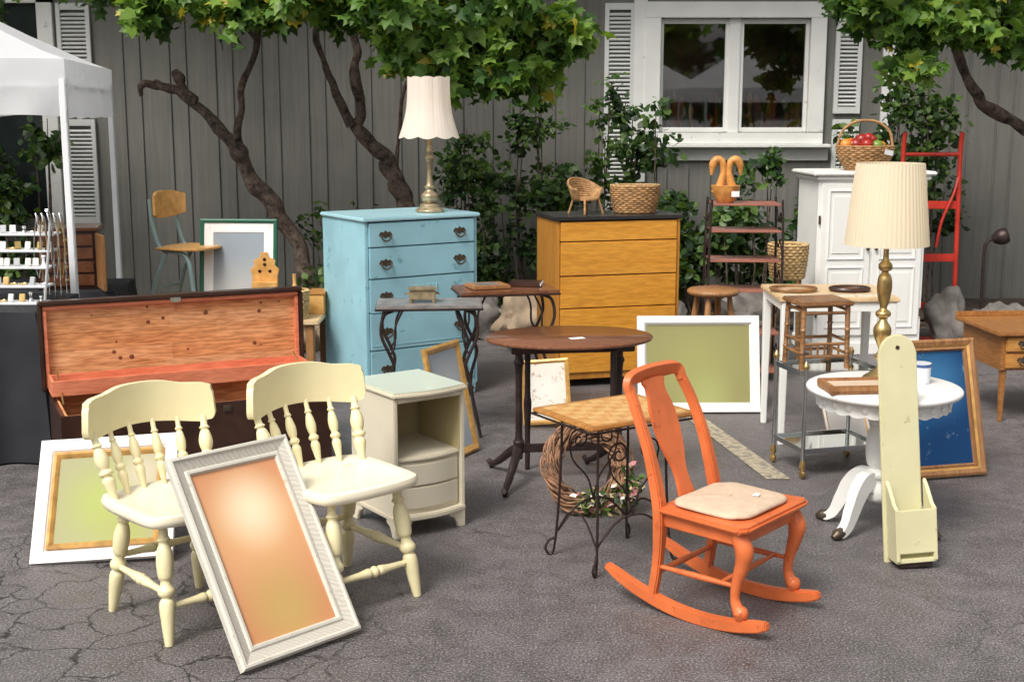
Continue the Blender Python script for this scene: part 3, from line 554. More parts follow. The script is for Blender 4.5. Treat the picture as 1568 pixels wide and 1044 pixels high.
# ---------------------------------------------------------------- cedar chest
cc=O('cedar_chest',(-1.557,6.165,-.008),24.7);Wc,Dc,Hc=1.24,.54,.40
cc.box('front_panel',(0,-Dc/2+.01,.22),(Wc,.02,.36),ebony,.004);cc.box('back_panel',(0,Dc/2-.01,.22),(Wc,.02,.36),ebony,.004)
for sx in(-1,1):
    cc.box('end_panel',(sx*(Wc/2-.01),0,.22),(.02,Dc-.04,.36),ebony,.003);cc.box('end_lining',(sx*(Wc/2-.025),0,.225),(.01,Dc-.06,.345),cedar,0)
    cc.tube('lid_stay',[(sx*(Wc/2-.04),.0,.395),(sx*(Wc/2-.04),.12,.46),(sx*(Wc/2-.04),.235,.52)],.004,goldb,n=6,sub=2)
cc.box('front_lining',(0,-Dc/2+.025,.225),(Wc-.06,.01,.345),cedar,0);cc.box('back_lining',(0,Dc/2-.025,.225),(Wc-.06,.01,.345),cedar,0);cc.box('floor',(0,0,.06),(Wc-.04,Dc-.04,.02),cedar,0)
cc.box('base_moulding',(0,0,.045),(Wc+.03,Dc+.03,.07),ebony,.008)
for nm,c,d in(('lid_outer',(0,Dc/2+.055,.62),(Wc+.05,.02,.45)),('lid_edge_top',(0,Dc/2+.025,.835),(Wc+.05,.07,.02)),('lid_edge_left',(-Wc/2-.018,Dc/2+.022,.62),(.02,.05,.41)),('lid_edge_right',(Wc/2+.018,Dc/2+.022,.62),(.02,.05,.41))): cc.box(nm,c,d,ebony,.006)
hh=[.10,.075,.085,.07,.075];z=.42
for i,h in enumerate(hh):
    for (xa,xb,m_) in ((-.615,R.uniform(-.1,.3),cedars[i%3]),(None,.615,cedars[(i+1)%3])):
        if xa is None: xa=xs_
        xs_=xb
        cc.box('cedar_plank',((xa+xb)/2,Dc/2+.038+R.uniform(-.0006,.0006),z+h/2),(xb-xa-.0004,.012,h-.0006),m_,.0004)
    z+=h
for k in range(18):
    xx=R.uniform(-.56,.56);zz=R.choice([.47,.56,.64,.72,.78])+R.uniform(-.02,.02);r_=R.uniform(.005,.014)
    cc.turn('knot',(xx,Dc/2+.0325,zz),(xx,Dc/2+.0308,zz),[(0,r_),(1,r_*.8)],knot,n=12,sub=1)
cc.box('lid_strip_top',(0,Dc/2+.02,.812),(Wc+.01,.03,.02),cedarr,.003)
for sx in(-1,1): cc.box('lid_strip_side',(sx*(Wc/2-.004),Dc/2+.02,.61),(.018,.03,.38),cedarr,.003)
cc.box('tray_front',(0,.09,.455),(Wc+.0,.014,.075),cedarr,.003);cc.box('tray_back',(0,.26,.455),(Wc,.014,.075),cedarr,.003);cc.box('tray_bottom',(0,.175,.42),(Wc,.155,.008),cedarr,0)
for sx in(-1,1): cc.box('tray_end',(sx*(Wc/2-.008),.175,.455),(.014,.155,.075),cedarr,.003)
cc.box('lock_plate',(0,Dc/2-.0,.822),(.05,.02,.03),chrome,.003)
for xx in(-.16,.12): cc.box('latch',(xx,-Dc/2-.004,.37),(.04,.008,.03),bronze,.002)
# ---------------------------------------------------------------- black cloth tables + jewelry racks
def clothtable(loc,w,d,h,rz=0):
    o=O('draped_table',loc,rz);n=120;V=[];F=[];per=[]
    for i in range(n):
        t=i/n*4;s_=int(t);f=t-s_
        per.append([(-w/2+w*f,-d/2),(w/2,-d/2+d*f),(w/2-w*f,d/2),(-w/2,d/2-d*f)][s_])
    for j,z in enumerate([h,h-.01,h-.08,h*.6,h*.3,.01]):
        k=[0,.004,.012,.024,.034,.042][j]
        for i,(x,y) in enumerate(per):
            l=math.hypot(x,y);a=1+(k*math.sin(i*.9+math.sin(i*.37))+k*.9)/l;V.append((x*a,y*a,z))
    for j in range(5):
        for i in range(n): F.append((j*n+i,j*n+(i+1)%n,(j+1)*n+(i+1)%n,(j+1)*n+i))
    F.append(tuple(range(n)));o.mesh('tablecloth',V,F,blackcloth,ang=60)
clothtable((-2.88,6.62,0),1.1,.66,.765);clothtable((-2.75,7.75,0),.85,.6,.70,5)
jr=O('jewelry_display_rack',(-2.72,6.6,.765));whs=M('white_shelf',(.75,.76,.78),.4,.04)
for lv,z in enumerate((.0,.08,.17,.25,.33)):
    y=-.03+.05*lv
    jr.box('shelf',(0,y,z+.008),(.72,.12,.012),whs,.003)
    for k in range(15):
        xx=-.33+k*.047+R.uniform(-.01,.01);q=R.random()
        if q<.45: jr.box('earring_card',(xx,y-.02,z+.035),(.03,.010,.04),R.choice([paper,dc[2],chrome,goldb]),.002,rot=(-15,0,R.uniform(-20,20)))
        elif q<.7: jr.turn('ring_stand',(xx,y-.01,z+.014),(xx,y-.01,z+.014+R.uniform(.03,.06)),[(0,.015),(.5,.006),(.9,.012),(1,.004)],R.choice([chrome,goldb,paper]),n=8,sub=2)
        else: jr.tube('bracelet',[(xx+.02*math.cos(a_),y-.02+.015*math.sin(a_),z+.02) for a_ in (0,1.05,2.1,3.14,4.2,5.2)],.004,R.choice([chrome,goldb]),n=6,sub=2,closed=True)
for sx in(-.36,.0,.36): jr.tube('upright',[(sx,-.08,0),(sx,.05,.34),(sx,.07,.44),(sx,.03,.47)],.007,chrome,n=8,sub=3)
jt=O('necklace_stand',(-2.37,6.72,.765))
for k in range(5):
    xx=-.06+k*.03;jt.tube('hook',[(xx,0,0),(xx,.0,.38),(xx-.01,-.02,.44),(xx,-.05,.45),(xx+.01,-.06,.41)],.004,chrome,n=6,sub=3)
    jt.tube('chain',[(xx,-.05,.43),(xx+.02,-.055,.3),(xx,-.055,.12),(xx-.02,-.055,.25),(xx,-.05,.43)],.003,[chrome,goldb,darkmetal][k%3],n=5,sub=3)
cr=O('wooden_cabinet_box',(-2.62,7.7,.70),12)
cr.box('body',(0,0,.17),(.34,.28,.34),ebony,.005);cr.box('top',(0,0,.35),(.37,.31,.02),walnut,.004);cr.box('open_door',(.20,-.24,.17),(.02,.22,.32),oak,.004,rot=(0,0,15))
for k in range(4): cr.box('drawer',(0,-.145,.055+k*.078),(.30,.012,.066),walnut,.003);handle(cr,0,-.151,.055+k*.078,goldb,'knob')
lt=O('low_wooden_table',(-1.76,8.0,0))
lt.box('top',(0,0,.485),(1.22,.66,.03),lightwood,.006)
for sx in(-1,1):
    for sy in(-1,1): lt.box('leg',(sx*.55,sy*.28,.235),(.05,.05,.47),oak,.005)
lt.box('apron',(0,-.28,.44),(1.05,.02,.06),lightwood,.002)
gf=frame('green_framed_mirror',(-1.68,7.93,.50),-4,9,.48,.58,[(0,0),(0,-.02),(.01,-.026),(.022,-.02),(.025,-.012)],[M('green_frame_paint',(.02,.12,.07),.35)],None)
gf.rects('white_mat',.43,.53,[(0,-.0125),(.055,-.0125),(.058,-.009)],[whitef],art('painted_mirror_reflection',(.30,.34,.38),[(0,.1,.32,(.50,.50,.48))],rough=.3),z0=.025,back=False)  # dull mirror face, its pale reflection painted in as a colour gradient
wr=O('carved_wood_letter_rack',(-1.47,7.72,.64),5)
pl=[(-.075,0),(-.075,.12),(-.085,.16),(-.06,.185),(-.065,.215),(-.03,.23),(-.02,.262),(.02,.262),(.03,.23),(.065,.215),(.06,.185),(.085,.16),(.075,.12),(.075,0)]
wr.prism('back',pl,.014,honey,bev=.003);wr.box('pocket',(0,-.03,.05),(.15,.05,.08),honey,.004)
for (qx,qz) in((0,.19),(-.03,.15),(.03,.15),(0,.22)): wr.turn('dark_hole_disc',(qx,-.0075,qz),(qx,-.0085,qz),[(0,.010),(1,.010)],ebony,n=14,sub=1)  # surface discs, dark colour stands in for shade inside the holes
bx2=O('wooden_box',(-1.47,7.76,.50));bx2.box('body',(0,0,.06),(.2,.18,.12),honey2,.004);bx2.box('lid',(0,0,.13),(.21,.19,.018),honey2,.003)
def ringstack(o,name,r0,r1,h,rows,mat,rx=1,ry=1,amp=.004,z0=0,stakes=18):
    for i in range(rows):
        t=i/(rows-1);r=r0+(r1-r0)*math.sin(t*math.pi/2);n=stakes*4
        pts=[((r+amp*math.sin(stakes*2*math.pi*k/n+math.pi*i))*rx*math.cos(2*math.pi*k/n),(r+amp*math.sin(stakes*2*math.pi*k/n+math.pi*i))*ry*math.sin(2*math.pi*k/n),z0+h*t) for k in range(n)]
        o.tube(name,pts,h/rows*.58,mat,n=5,sub=1,closed=True)
bk=O('small_yellow_basket',(-1.30,7.74,.50))
ringstack(bk,'weave',.06,.08,.17,12,wickerl)
bk.turn('base',(0,0,0),(0,0,.01),[(0,.05),(1,.055)],wickerl,sub=1);bk.turn('bottle',(0,0,.01),(0,0,.27),[(0,.03),(.6,.032),(.75,.011),(1,.011)],honey,n=12)
bx=O('wooden_box',(-1.20,8.0,.50));bx.box('body',(0,0,.06),(.10,.2,.12),honey,.004);bx.box('lid',(0,0,.128),(.11,.21,.014),honey2,.003)
sc_=O('school_chair',(-2.0,7.98,.50),70);tubeb=M('grey_blue_tube',(.24,.33,.32),.35,.1,metal=.2)
for sx in(-1,1):
    sc_.tube('frame',[(sx*.15,-.16,0),(sx*.14,-.13,.2),(sx*.13,-.09,.36),(sx*.13,.04,.395),(sx*.13,.10,.42),(sx*.13,.14,.55),(sx*.12,.16,.70)],.014,tubeb,n=10,sub=4)
    sc_.tube('rear_leg',[(sx*.15,.19,0),(sx*.14,.13,.2),(sx*.13,.05,.38)],.014,tubeb,n=10,sub=3)
sc_.tube('rung',[(-.14,.13,.16),(.14,.13,.16)],.008,tubeb,sub=1);sc_.plate('seat',[(p.x,p.y) for p in smooth_pts([(-.15,-.18,0),(.15,-.18,0),(.16,.08,0),(.1,.12,0),(-.1,.12,0),(-.16,.08,0)],3,True)],.40,.415,honey,.005)
sc_.tube('backrest',[(-.165,.10,.665),(-.08,.14,.665),(0,.15,.665),(.08,.14,.665),(.165,.10,.665)],[.009]*5,honey,sub=4,flat=[.06,.08,.085,.08,.06],up=(0,0,1),rect=True,bev=.004)
# ---------------------------------------------------------------- canopies
clothM=shadeM('white_canopy_cloth',(.90,.91,.92),.5)
cn=O('white_canopy_tent',(-3.75,8.2,0),0)
cor=[(1.40,-1.2),(1.00,.95),(-2.0,.6),(-1.7,-1.6)];ap=(-.45,.4,2.75);V=[];F=[];NS=12
for i in range(4):
    a=cor[i];b=cor[(i+1)%4];b0_=len(V)
    for j in range(NS+1):
        t=j/NS
        for k in range(NS+1):
            s_=k/NS;ex=a[0]+(b[0]-a[0])*s_;ey=a[1]+(b[1]-a[1])*s_
            V.append((ex+(ap[0]-ex)*t,ey+(ap[1]-ey)*t,2.0+.75*(t**1.12)-.05*math.sin(math.pi*s_)*math.sin(math.pi*t)+.008*MN.noise(Vector((ex*4,ey*4,t*6)))))
    for j in range(NS):
        for k in range(NS):
            q=b0_+j*(NS+1)+k;F.append((q,q+1,q+NS+2,q+NS+1))
    c0=len(V);nn=60
    for j in range(5):
        for k in range(nn+1):
            s_=k/nn;ex=a[0]+(b[0]-a[0])*s_;ey=a[1]+(b[1]-a[1])*s_
            nx,ny=(b[1]-a[1]),-(b[0]-a[0]);l=math.hypot(nx,ny);wv=(.028*math.sin(s_*24)+.018*math.sin(s_*51+j))*(j/4)
            V.append((ex+nx/l*wv,ey+ny/l*wv,2.0-.080*j+(.03*abs(math.sin(s_*12)) if j==4 else 0)))
    for j in range(4):
        for k in range(nn):
            q=c0+j*(nn+1)+k;F.append((q,q+1,q+nn+2,q+nn+1))
cn.mesh('canopy_top',V,F,clothM,ang=50)
polem=M('white_pole_enamel',(.80,.81,.82),.35,.03)
for (x,y) in cor:
    cn.box('pole',(x*.985,y*.985,.95),(.036,.036,1.9),polem,.004);cn.box('foot_plate',(x*.985,y*.985,.005),(.09,.09,.01),polem,.002)
for i in range(4):
    a=cor[i];b=cor[(i+1)%4];cn.tube('truss',[(a[0]*.98,a[1]*.98,1.86),(b[0]*.98,b[1]*.98,1.86)],.012,polem,sub=1)
for (tx,ty,tr_z) in ((4.9,-2.2,12),(2.2,-3.6,-8)):
    cn2=O('white_canopy_tent',(tx,ty,0),tr_z)
    V=[(-1.5,-1.5,2.1),(1.5,-1.5,2.1),(1.5,1.5,2.1),(-1.5,1.5,2.1),(0,0,3.1),(-1.5,-1.5,1.85),(1.5,-1.5,1.85),(1.5,1.5,1.85),(-1.5,1.5,1.85)]
    cn2.mesh('canopy_top',V,[(0,1,4),(1,2,4),(2,3,4),(3,0,4),(0,1,6,5),(1,2,7,6),(2,3,8,7),(3,0,5,8)],clothM,ang=20)
    for sx in(-1,1):
        for sy in(-1,1): cn2.box('pole',(sx*1.47,sy*1.47,.93),(.036,.036,1.86),polem,.004)
# ---------------------------------------------------------------- lamps
def shade(o,z0,z1,r0,r1,mat,pleats=40,amp=.003,scal=0,ns=0,curve=0):
    n=pleats*6;V=[];F=[];m=14
    for j in range(m+1):
        t=j/m
        for k in range(n):
            a=2*math.pi*k/n;r=r0+(r1-r0)*t-curve*math.sin(math.pi*t)*(1-.4*t);lobe=abs(math.sin(ns*a/2)) if ns else 0
            r+=amp*math.sin(pleats*a)+(.004*lobe);z=z0+(z1-z0)*t
            if ns: z+=-scal*lobe*max(0,1-t*5)+scal*lobe*max(0,(t-.85)/.15)*.5
            V.append((r*math.cos(a),r*math.sin(a),z))
    for j in range(m):
        for k in range(n): F.append((j*n+k,j*n+(k+1)%n,(j+1)*n+(k+1)%n,(j+1)*n+k))
    o.mesh('lampshade',V,F,mat,ang=80)
sh1=shadeM('cream_bell_shade',(.95,.85,.74));sh2=shadeM('cream_drum_shade',(.94,.83,.62))
l1=O('table_lamp',(-.50,7.97,1.122));gb=M('pewter_gold',(.40,.32,.20),.35,.35,25,metal=.6)
l1.turn('base',(0,0,0),(0,0,.055),[(0,.085),(.2,.088),(.4,.075),(.6,.06),(.8,.062),(1,.035)],gb,n=28)
l1.turn('column',(0,0,.055),(0,0,.40),[(0,.035),(.06,.05),(.14,.052),(.2,.03),(.24,.024),(.28,.035),(.32,.022),(.5,.016),(.7,.02),(.78,.03),(.82,.018),(.9,.026),(1,.012)],gb,n=24)
l1.cyl('socket',(0,0,.40),(0,0,.50),.012,goldb);l1.turn('harp_top',(0,0,.5),(0,0,.80),[(0,.005),(.95,.005),(1,.012)],goldb,sub=1,n=8)
shade(l1,.455,.800,.180,.124,sh1,pleats=40,amp=.0005,scal=.014,ns=10,curve=.025)
l2=O('brass_table_lamp',(1.545,5.37,.620))
l2.turn('base',(0,0,0),(0,0,.05),[(0,.07),(.3,.072),(.6,.05),(1,.025)],goldb,n=24)
l2.turn('column',(0,0,.05),(0,0,.575),[(0,.022),(.05,.012),(.1,.028),(.15,.012),(.2,.02),(.28,.036),(.34,.034),(.4,.014),(.43,.03),(.46,.03),(.49,.014),(.56,.024),(.66,.031),(.74,.026),(.78,.013),(.8,.027),(.84,.027),(.88,.012),(1,.012)],goldb,n=24)
l2.turn('harp',(0,0,.575),(0,0,.88),[(0,.004),(.97,.004),(1,.008)],goldb,sub=1,n=8)
shade(l2,.572,.905,.170,.136,sh2,pleats=56,amp=.0010)
# ---------------------------------------------------------------- pedestal table + things on it
pt=O('white_pedestal_table',(1.535,5.27,-.012))
pt.turn('top',(0,0,.605),(0,0,.632),[(0,.300),(.15,.309),(.5,.314),(.8,.312),(1,.304)],white,n=64,sub=3)
n=96;V=[];F=[]
for z_,dz in((.607,0),(.552,1)):
    for k in range(n):
        a=2*math.pi*k/n;r=.268+.003*math.sin(24*a);V.append((r*math.cos(a),r*math.sin(a),z_-dz*.008*abs(math.sin(12*a))))
for k in range(n): F.append((k,(k+1)%n,n+(k+1)%n,n+k))
V+=[(v[0]*.95,v[1]*.95,v[2]) for v in V]
F+=[(2*n+k,2*n+(k+1)%n,3*n+(k+1)%n,3*n+k) for k in range(n)]+[(n+k,n+(k+1)%n,3*n+(k+1)%n,3*n+k) for k in range(n)]
pt.mesh('carved_apron',V,F,white,ang=30)
for k in range(24):
    a=2*math.pi*k/24;pt.turn('apron_carving',(.268*math.cos(a),.268*math.sin(a),.577),(.275*math.cos(a),.275*math.sin(a),.577),[(0,.017),(.5,.013),(1,.004)],white,n=10,sub=2)
pt.turn('column',(0,0,.14),(0,0,.605),[(0,.04),(.04,.055),(.12,.06),(.2,.05),(.24,.062),(.28,.062),(.31,.045),(.36,.056),(.5,.062),(.62,.056),(.7,.045),(.74,.058),(.78,.058),(.82,.045),(.9,.06),(1,.075)],white,n=32)
for a in(-146,-34,34,146):
    c_,s_=math.cos(rad(a)),math.sin(rad(a));P=[(.03,.222),(.08,.235),(.12,.20),(.155,.13),(.185,.067),(.215,.040),(.24,.034)]
    pt.tube('leg',[(r*c_,r*s_,z) for r,z in P],[.024,.025,.024,.022,.02,.02,.016],white,sub=4,flat=[.045,.04,.034,.028,.022,.018,.012],up=(0,0,1),rect=True,bev=.006)
    pt.tube('brass_cap',[(.215*c_,.215*s_,.042),(.24*c_,.24*s_,.036),(.265*c_,.265*s_,.026)],[.022,.024,.012],bronze,n=10,sub=3)
bk_=O('framed_tray',(1.43,5.18,.622),6)
bk_.box('base',(0,0,.008),(.34,.17,.016),oak,.004)
for c,d in(((0,-.08,.022),(.34,.018,.026)),((0,.08,.022),(.34,.018,.026)),((-.16,0,.022),(.02,.142,.026)),((.16,0,.022),(.02,.142,.026))): bk_.box('edge',c,d,oak,.004)
bk_.box('linen_panel',(0,0,.020),(.30,.14,.008),M('tray_linen',(.60,.46,.34),.7),.001)
mg=O('ceramic_tub',(1.70,5.32,.621));cer=M('white_ceramic',(.75,.78,.82),.15,.02,bs=0)
mg.turn('body',(0,0,0),(0,0,.085),[(0,.034),(.1,.038),(.9,.041),(1,.041)],cer,n=28);mg.turn('blue_rim',(0,0,.07),(0,0,.083),[(0,.0417),(1,.0422)],M('blue_glaze',(.08,.13,.30),.2,bs=0),n=28,sub=1)
# ---------------------------------------------------------------- wall pocket planter
pw=O('wooden_wall_pocket',(1.535,4.885,0.0),4,-4,-3.5)
pl=[(-.078,0),(-.075,.82)]+[(.071*math.cos(rad(a))*-1,.825+.07*math.sin(rad(a))) for a in range(10,171,16)]+[(.075,.82),(.078,0)]
pw.prism('back_board',pl,.018,pale,bev=.004)
pw.box('pocket_front',(.014,-.105,.145),(.160,.016,.17),pale,.003);pw.box('pocket_bottom',(.014,-.055,.03),(.160,.10,.018),pale,.003)
for sx in(-1,1):
    pw.prism('pocket_side',[(-.115,.03),(-.115,.235),(-.085,.25),(-.045,.30),(-.01,.33),(-.01,.03)],.014,pale,M4=Matrix.Translation((.014+sx*.0735,0,0))@Matrix.Rotation(rad(90),4,'Z'),bev=.003)
pw.box('foot',(.014,-.055,.010),(.13,.08,.02),darkmetal,.002)
pw.turn('dark_hang_hole_disc',(0,-.009,.845),(0,-.0115,.845),[(0,.008),(1,.008)],gap,n=12,sub=1)  # surface disc, dark colour for the shade a bored hole would hold
# ---------------------------------------------------------------- cart, bamboo stool, tile table
ct=O('brass_serving_cart',(1.546,6.24,0),15);gls=M('mirror_glass',(.6,.62,.6),.06,.02,metal=1,bs=0)
for sx in(-1,1):
    for sy in(-1,1):
        x,y=sx*.205,sy*.155
        ct.cyl('post',(x,y,.07),(x,y,.53),.010,chrome);ct.turn('finial',(x,y,.53),(x,y,.57),[(0,.010),(.4,.015),(1,.003)],goldb,n=12)
        ct.turn('caster_cup',(x,y,.045),(x,y,.09),[(0,.008),(.3,.016),(1,.011)],goldb,n=12);ct.turn('caster_wheel',(x-.008,y,.022),(x+.008,y,.022),[(0,.02),(.5,.022),(1,.02)],goldb,n=16)
for z in(.13,.50):
    ct.box('glass_shelf',(0,0,z),(.40,.30,.008),gls,.002)
    for a,b in(((-.205,-.155),(.205,-.155)),((.205,-.155),(.205,.155)),((.205,.155),(-.205,.155)),((-.205,.155),(-.205,-.155))): ct.box('rail',((a[0]+b[0])/2,(a[1]+b[1])/2,z+.004),(abs(a[0]-b[0])+.01,abs(a[1]-b[1])+.01,.024),chrome,.002)
bs=O('bamboo_stool',(1.482,6.26,.512),10)
bs.box('seat',(0,0,.315),(.27,.25,.022),bamboo,.006)
for sx in(-1,1):
    for sy in(-1,1): bs.turn('leg',(sx*.115,sy*.105,0),(sx*.110,sy*.10,.305),[(0,.014),(.25,.012),(.27,.016),(.29,.012),(.6,.012),(.62,.016),(.64,.012),(1,.013)],bamboo,n=10,sub=1)
for z in(.06,.12,.27):
    for sy in(-1,1): bs.cyl('rail',(-.112,sy*.103,z),(.112,sy*.103,z),.008,bamboo,n=8)
    for sx in(-1,1): bs.cyl('rail',(sx*.112,-.103,z+.012),(sx*.112,.103,z+.012),.008,bamboo,n=8)
for k in range(5): bs.cyl('slat',(-.07+.035*k,-.103,.06),(-.07+.035*k,-.103,.12),.006,bamboo,n=6)
tt=O('white_leg_side_table',(1.69,6.92,0))
tt.box('top',(0,0,.772),(.62,.54,.024),lightwood,.005)
for sx in(-1,1):
    tt.box('apron',(0,sx*.245,.735),(.52,.02,.05),white,.002);tt.box('apron_side',(sx*.28,0,.735),(.02,.44,.05),white,.002)
    for sy in(-1,1): tt.box('leg',(sx*.275,sy*.24,.38),(.045,.045,.76),white,.004,tp=(.65,.65))
for k in range(6): tt.box('tile',(-.235+.094*k,-.20,.7855),(.085,.08,.004),greige,.001)
tr_=O('oval_bamboo_tray',(1.50,6.90,.788));tr_.plate('base',circ(.12,.085),0,.006,lightwood,.001);tr_.tube('rim',[(x,y,.012) for x,y in circ(.12,.085,32)],.009,bamboo,sub=1,closed=True)
ov=O('oval_black_frame',(1.80,6.90,.788));ov.plate('base',circ(.10,.07),0,.008,oak,.001);ov.tube('rim',[(x,y,.010) for x,y in circ(.10,.07,32)],.012,ebony,sub=1,closed=True)
# ---------------------------------------------------------------- iron tables
def irontable(name,loc,rz,w,d,h,top,edge):
    o=O(name,loc,rz);o.box('top',(0,0,h-.012),(w,d,.02),top,.004);o.box('rim',(0,0,h-.0245),(w+.012,d+.012,.01),edge,.003)
    for sx in(-1,1):
        for sy in(-1,1):
            x,y=sx*(w/2-.04),sy*(d/2-.03)
            o.tube('leg',[(x-sx*.05,y,h-.03),(x,y,h-.06),(x+sx*.015,y,h-.16),(x-sx*.03,y,h-.27),(x-sx*.05,y,h-.34),(x-sx*.02,y,h-.45),(x-sx*.01,y,.2),(x+sx*.03,y,.0)],.009,darkmetal,n=8,sub=4)
            o.tube('brace',[(x-sx*.10,y,h-.03),(x-sx*.06,y,h-.12),(x-sx*.055,y,h-.22),(x-sx*.03,y,h-.27)],.006,darkmetal,n=6,sub=4)
        o.tube('cross_bar',[(sx*(w/2-.07),-(d/2-.03),.2),(sx*(w/2-.07),(d/2-.03),.2)],.006,darkmetal,sub=1)
irontable('iron_leg_slate_table',(-.445,6.93,0),4,.56,.30,.725,slate,darkmetal)
irontable('iron_leg_wood_table',(-.04,7.35,0),12,.56,.34,.745,walnut,ebony)
cs=O('brass_casket',(-.48,6.93,.725),5)
cs.box('body',(0,0,.037),(.14,.09,.05),gb,.006);cs.box('lid',(0,0,.071),(.15,.10,.018),gb,.006)
for sx in(-1,1):
    for sy in(-1,1): cs.turn('foot',(sx*.06,sy*.035,0),(sx*.06,sy*.035,.013),[(0,.01),(1,.012)],gb,sub=1,n=10)
    cs.tube('handle',[(sx*.072,-.025,.045),(sx*.09,-.012,.04),(sx*.09,.012,.04),(sx*.072,.025,.045)],.003,goldb,n=6,sub=3)
bo=O('wooden_picture_tray',(-.14,7.33,.745),20);bo.box('base',(0,0,.01),(.22,.18,.02),oak,.004);bo.box('label',(0,0,.0215),(.12,.1,.003),slate,.001);bo2=O('hardcover_book',(.08,7.42,.745),-8);bo2.box('cover',(0,0,.012),(.18,.13,.024),ebony,.003);bo2.box('pages',(.004,0,.0125),(.178,.124,.016),paper,0)
dl=O('drop_leaf_table',(.27,6.03,-.01),8)
dl.turn('top',(0,0,.688),(0,0,.706),[(0,.985),(.3,1.0),(.7,1.0),(1,.985)],walnut,n=64,sub=1).scale=(.395,.29,1)
dl.box('apron',(0,0,.665),(.58,.22,.045),ebony,.004)
for sx in(-1,1):
    x=sx*.24
    dl.turn('post',(x,0,.12),(x,0,.66),[(0,.018),(.1,.022),(.16,.028),(.2,.018),(.5,.016),(.8,.018),(.86,.026),(.9,.018),(1,.02)],darkmetal,n=16)
    for sy in(-1,1):
        dl.tube('foot',[(x,0,.17),(x-.03,sy*.08,.135),(x-.07,sy*.17,.07),(x-.10,sy*.24,.035),(x-.11,sy*.27,.045)],[.018,.018,.016,.014,.012],darkmetal,n=10,sub=4,flat=[.03,.022,.018,.014,.014])
        dl.turn('caster',(x-.11,sy*.25,.028),(x-.09,sy*.25,.028),[(0,.016),(.5,.018),(1,.016)],darkmetal,n=12)
    dl.turn('gate_leg',(x*.7,-.20*sx,.01),(x*.7,-.20*sx,.67),[(0,.012),(.3,.014),(.5,.02),(.6,.014),(1,.016)],darkmetal,n=12)
dl.box('stretcher',(0,0,.17),(.48,.022,.04),darkmetal,.004)
dl.box('price_tag',(.02,-.08,.7075),(.07,.04,.001),paper,0,rot=(0,0,12))
ck=O('checkerboard_wire_table',(.395,4.93,0),32);n=8;cw,cdp=.50,.40
ck.box('top',(0,0,.59),(cw,cdp,.016),honey2,.005)
V=[];F=[];V2=[];F2=[]
for i in range(n):
    for j in range(n):
        x0=-cw/2+.03+i*(cw-.06)/n;x1=x0+(cw-.06)/n;y0=-cdp/2+.025+j*(cdp-.05)/n;y1=y0+(cdp-.05)/n
        vv,ff=(V,F) if (i+j)%2 else (V2,F2);q=len(vv);vv+=[(x0,y0,.5985),(x1,y0,.5985),(x1,y1,.5985),(x0,y1,.5985)];ff.append((q,q+1,q+2,q+3))
sqa=W('square_light',(.66,.38,.14),(.78,.50,.21),.3,(4,24,4),1);sqb=W('square_mid',(.56,.27,.08),(.70,.37,.13),.3,(24,4,4),1)
ck.mesh('light_squares',V,F,sqa);ck.mesh('dark_squares',V2,F2,sqb)
ck.tube('rim_wire',[(-cw/2,-cdp/2,.575),(cw/2,-cdp/2,.575),(cw/2,cdp/2,.575),(-cw/2,cdp/2,.575)],.005,darkmetal,sub=1,closed=True)
for sx in(-1,1):
    for sy in(-1,1):
        x,y=sx*.16,sy*.12
        ck.tube('leg',[(x,y,.58),(x*1.02,y*1.02,.4),(x*1.05,y*1.1,.2),(x*1.12,y*1.2,.03),(x*1.22,y*1.3,.006),(x*1.3,y*1.35,.03),(x*1.22,y*1.3,.06),(x*1.1,y*1.15,.075)],.0055,darkmetal,n=7,sub=5)
    ck.tube('side_arc',[(sx*.17,-.135,.10),(sx*.17,-.06,.19),(sx*.17,0,.21),(sx*.17,.06,.19),(sx*.17,.135,.10)],.0045,darkmetal,n=6,sub=5)
for sy in(-1,1):
    ck.tube('front_arc',[(-.175,sy*.13,.10),(-.08,sy*.13,.19),(0,sy*.13,.21),(.08,sy*.13,.19),(.175,sy*.13,.10)],.0045,darkmetal,n=6,sub=5)
    for sx in(-1,1):
        ck.tube('scroll',[(sx*(.02+.05*(1-t/14)*math.cos(t*.7)+.05),sy*.13,.46+.05*(1-t/14)*math.sin(t*.7)) for t in range(13)],.0038,darkmetal,n=6,sub=3)
        ck.tube('scroll_stem',[(sx*.12,sy*.13,.46),(sx*.10,sy*.13,.38),(sx*.03,sy*.13,.30),(0,sy*.13,.21)],.0038,darkmetal,n=6,sub=4)
wrh=O('grapevine_wreath',(.335,5.47,.0),10,-14);rw=random.Random(9)
for k in range(38):
    ph=rw.uniform(0,6.28);pts=[];rr_=rw.uniform(.135,.190);tw=rw.uniform(2,5)
    for i in range(26):
        a=2*math.pi*i/26;q=rr_+.018*math.sin(tw*a+ph)+rw.gauss(0,.004);pts.append((q*math.cos(a),.028*math.cos(tw*a+ph)+rw.gauss(0,.004),.21+q*math.sin(a)))
    wrh.tube('vine',pts,rw.uniform(.003,.006),vine,n=5,sub=2,closed=True)
leaves(wrh,'dried_flowers',[(.06,-.03,.07,.12,.03,.06,1),(.17,-.02,.13,.06,.03,.08,.8)],620,.034,[dc[2],D3,M('dried_pink',(.5,.2,.2),.8),D2,M('dried_tan',(.5,.4,.22),.8)],8,sub=30,spread=.013,shape=SH2,wts=(2,4,1.2,3,3))
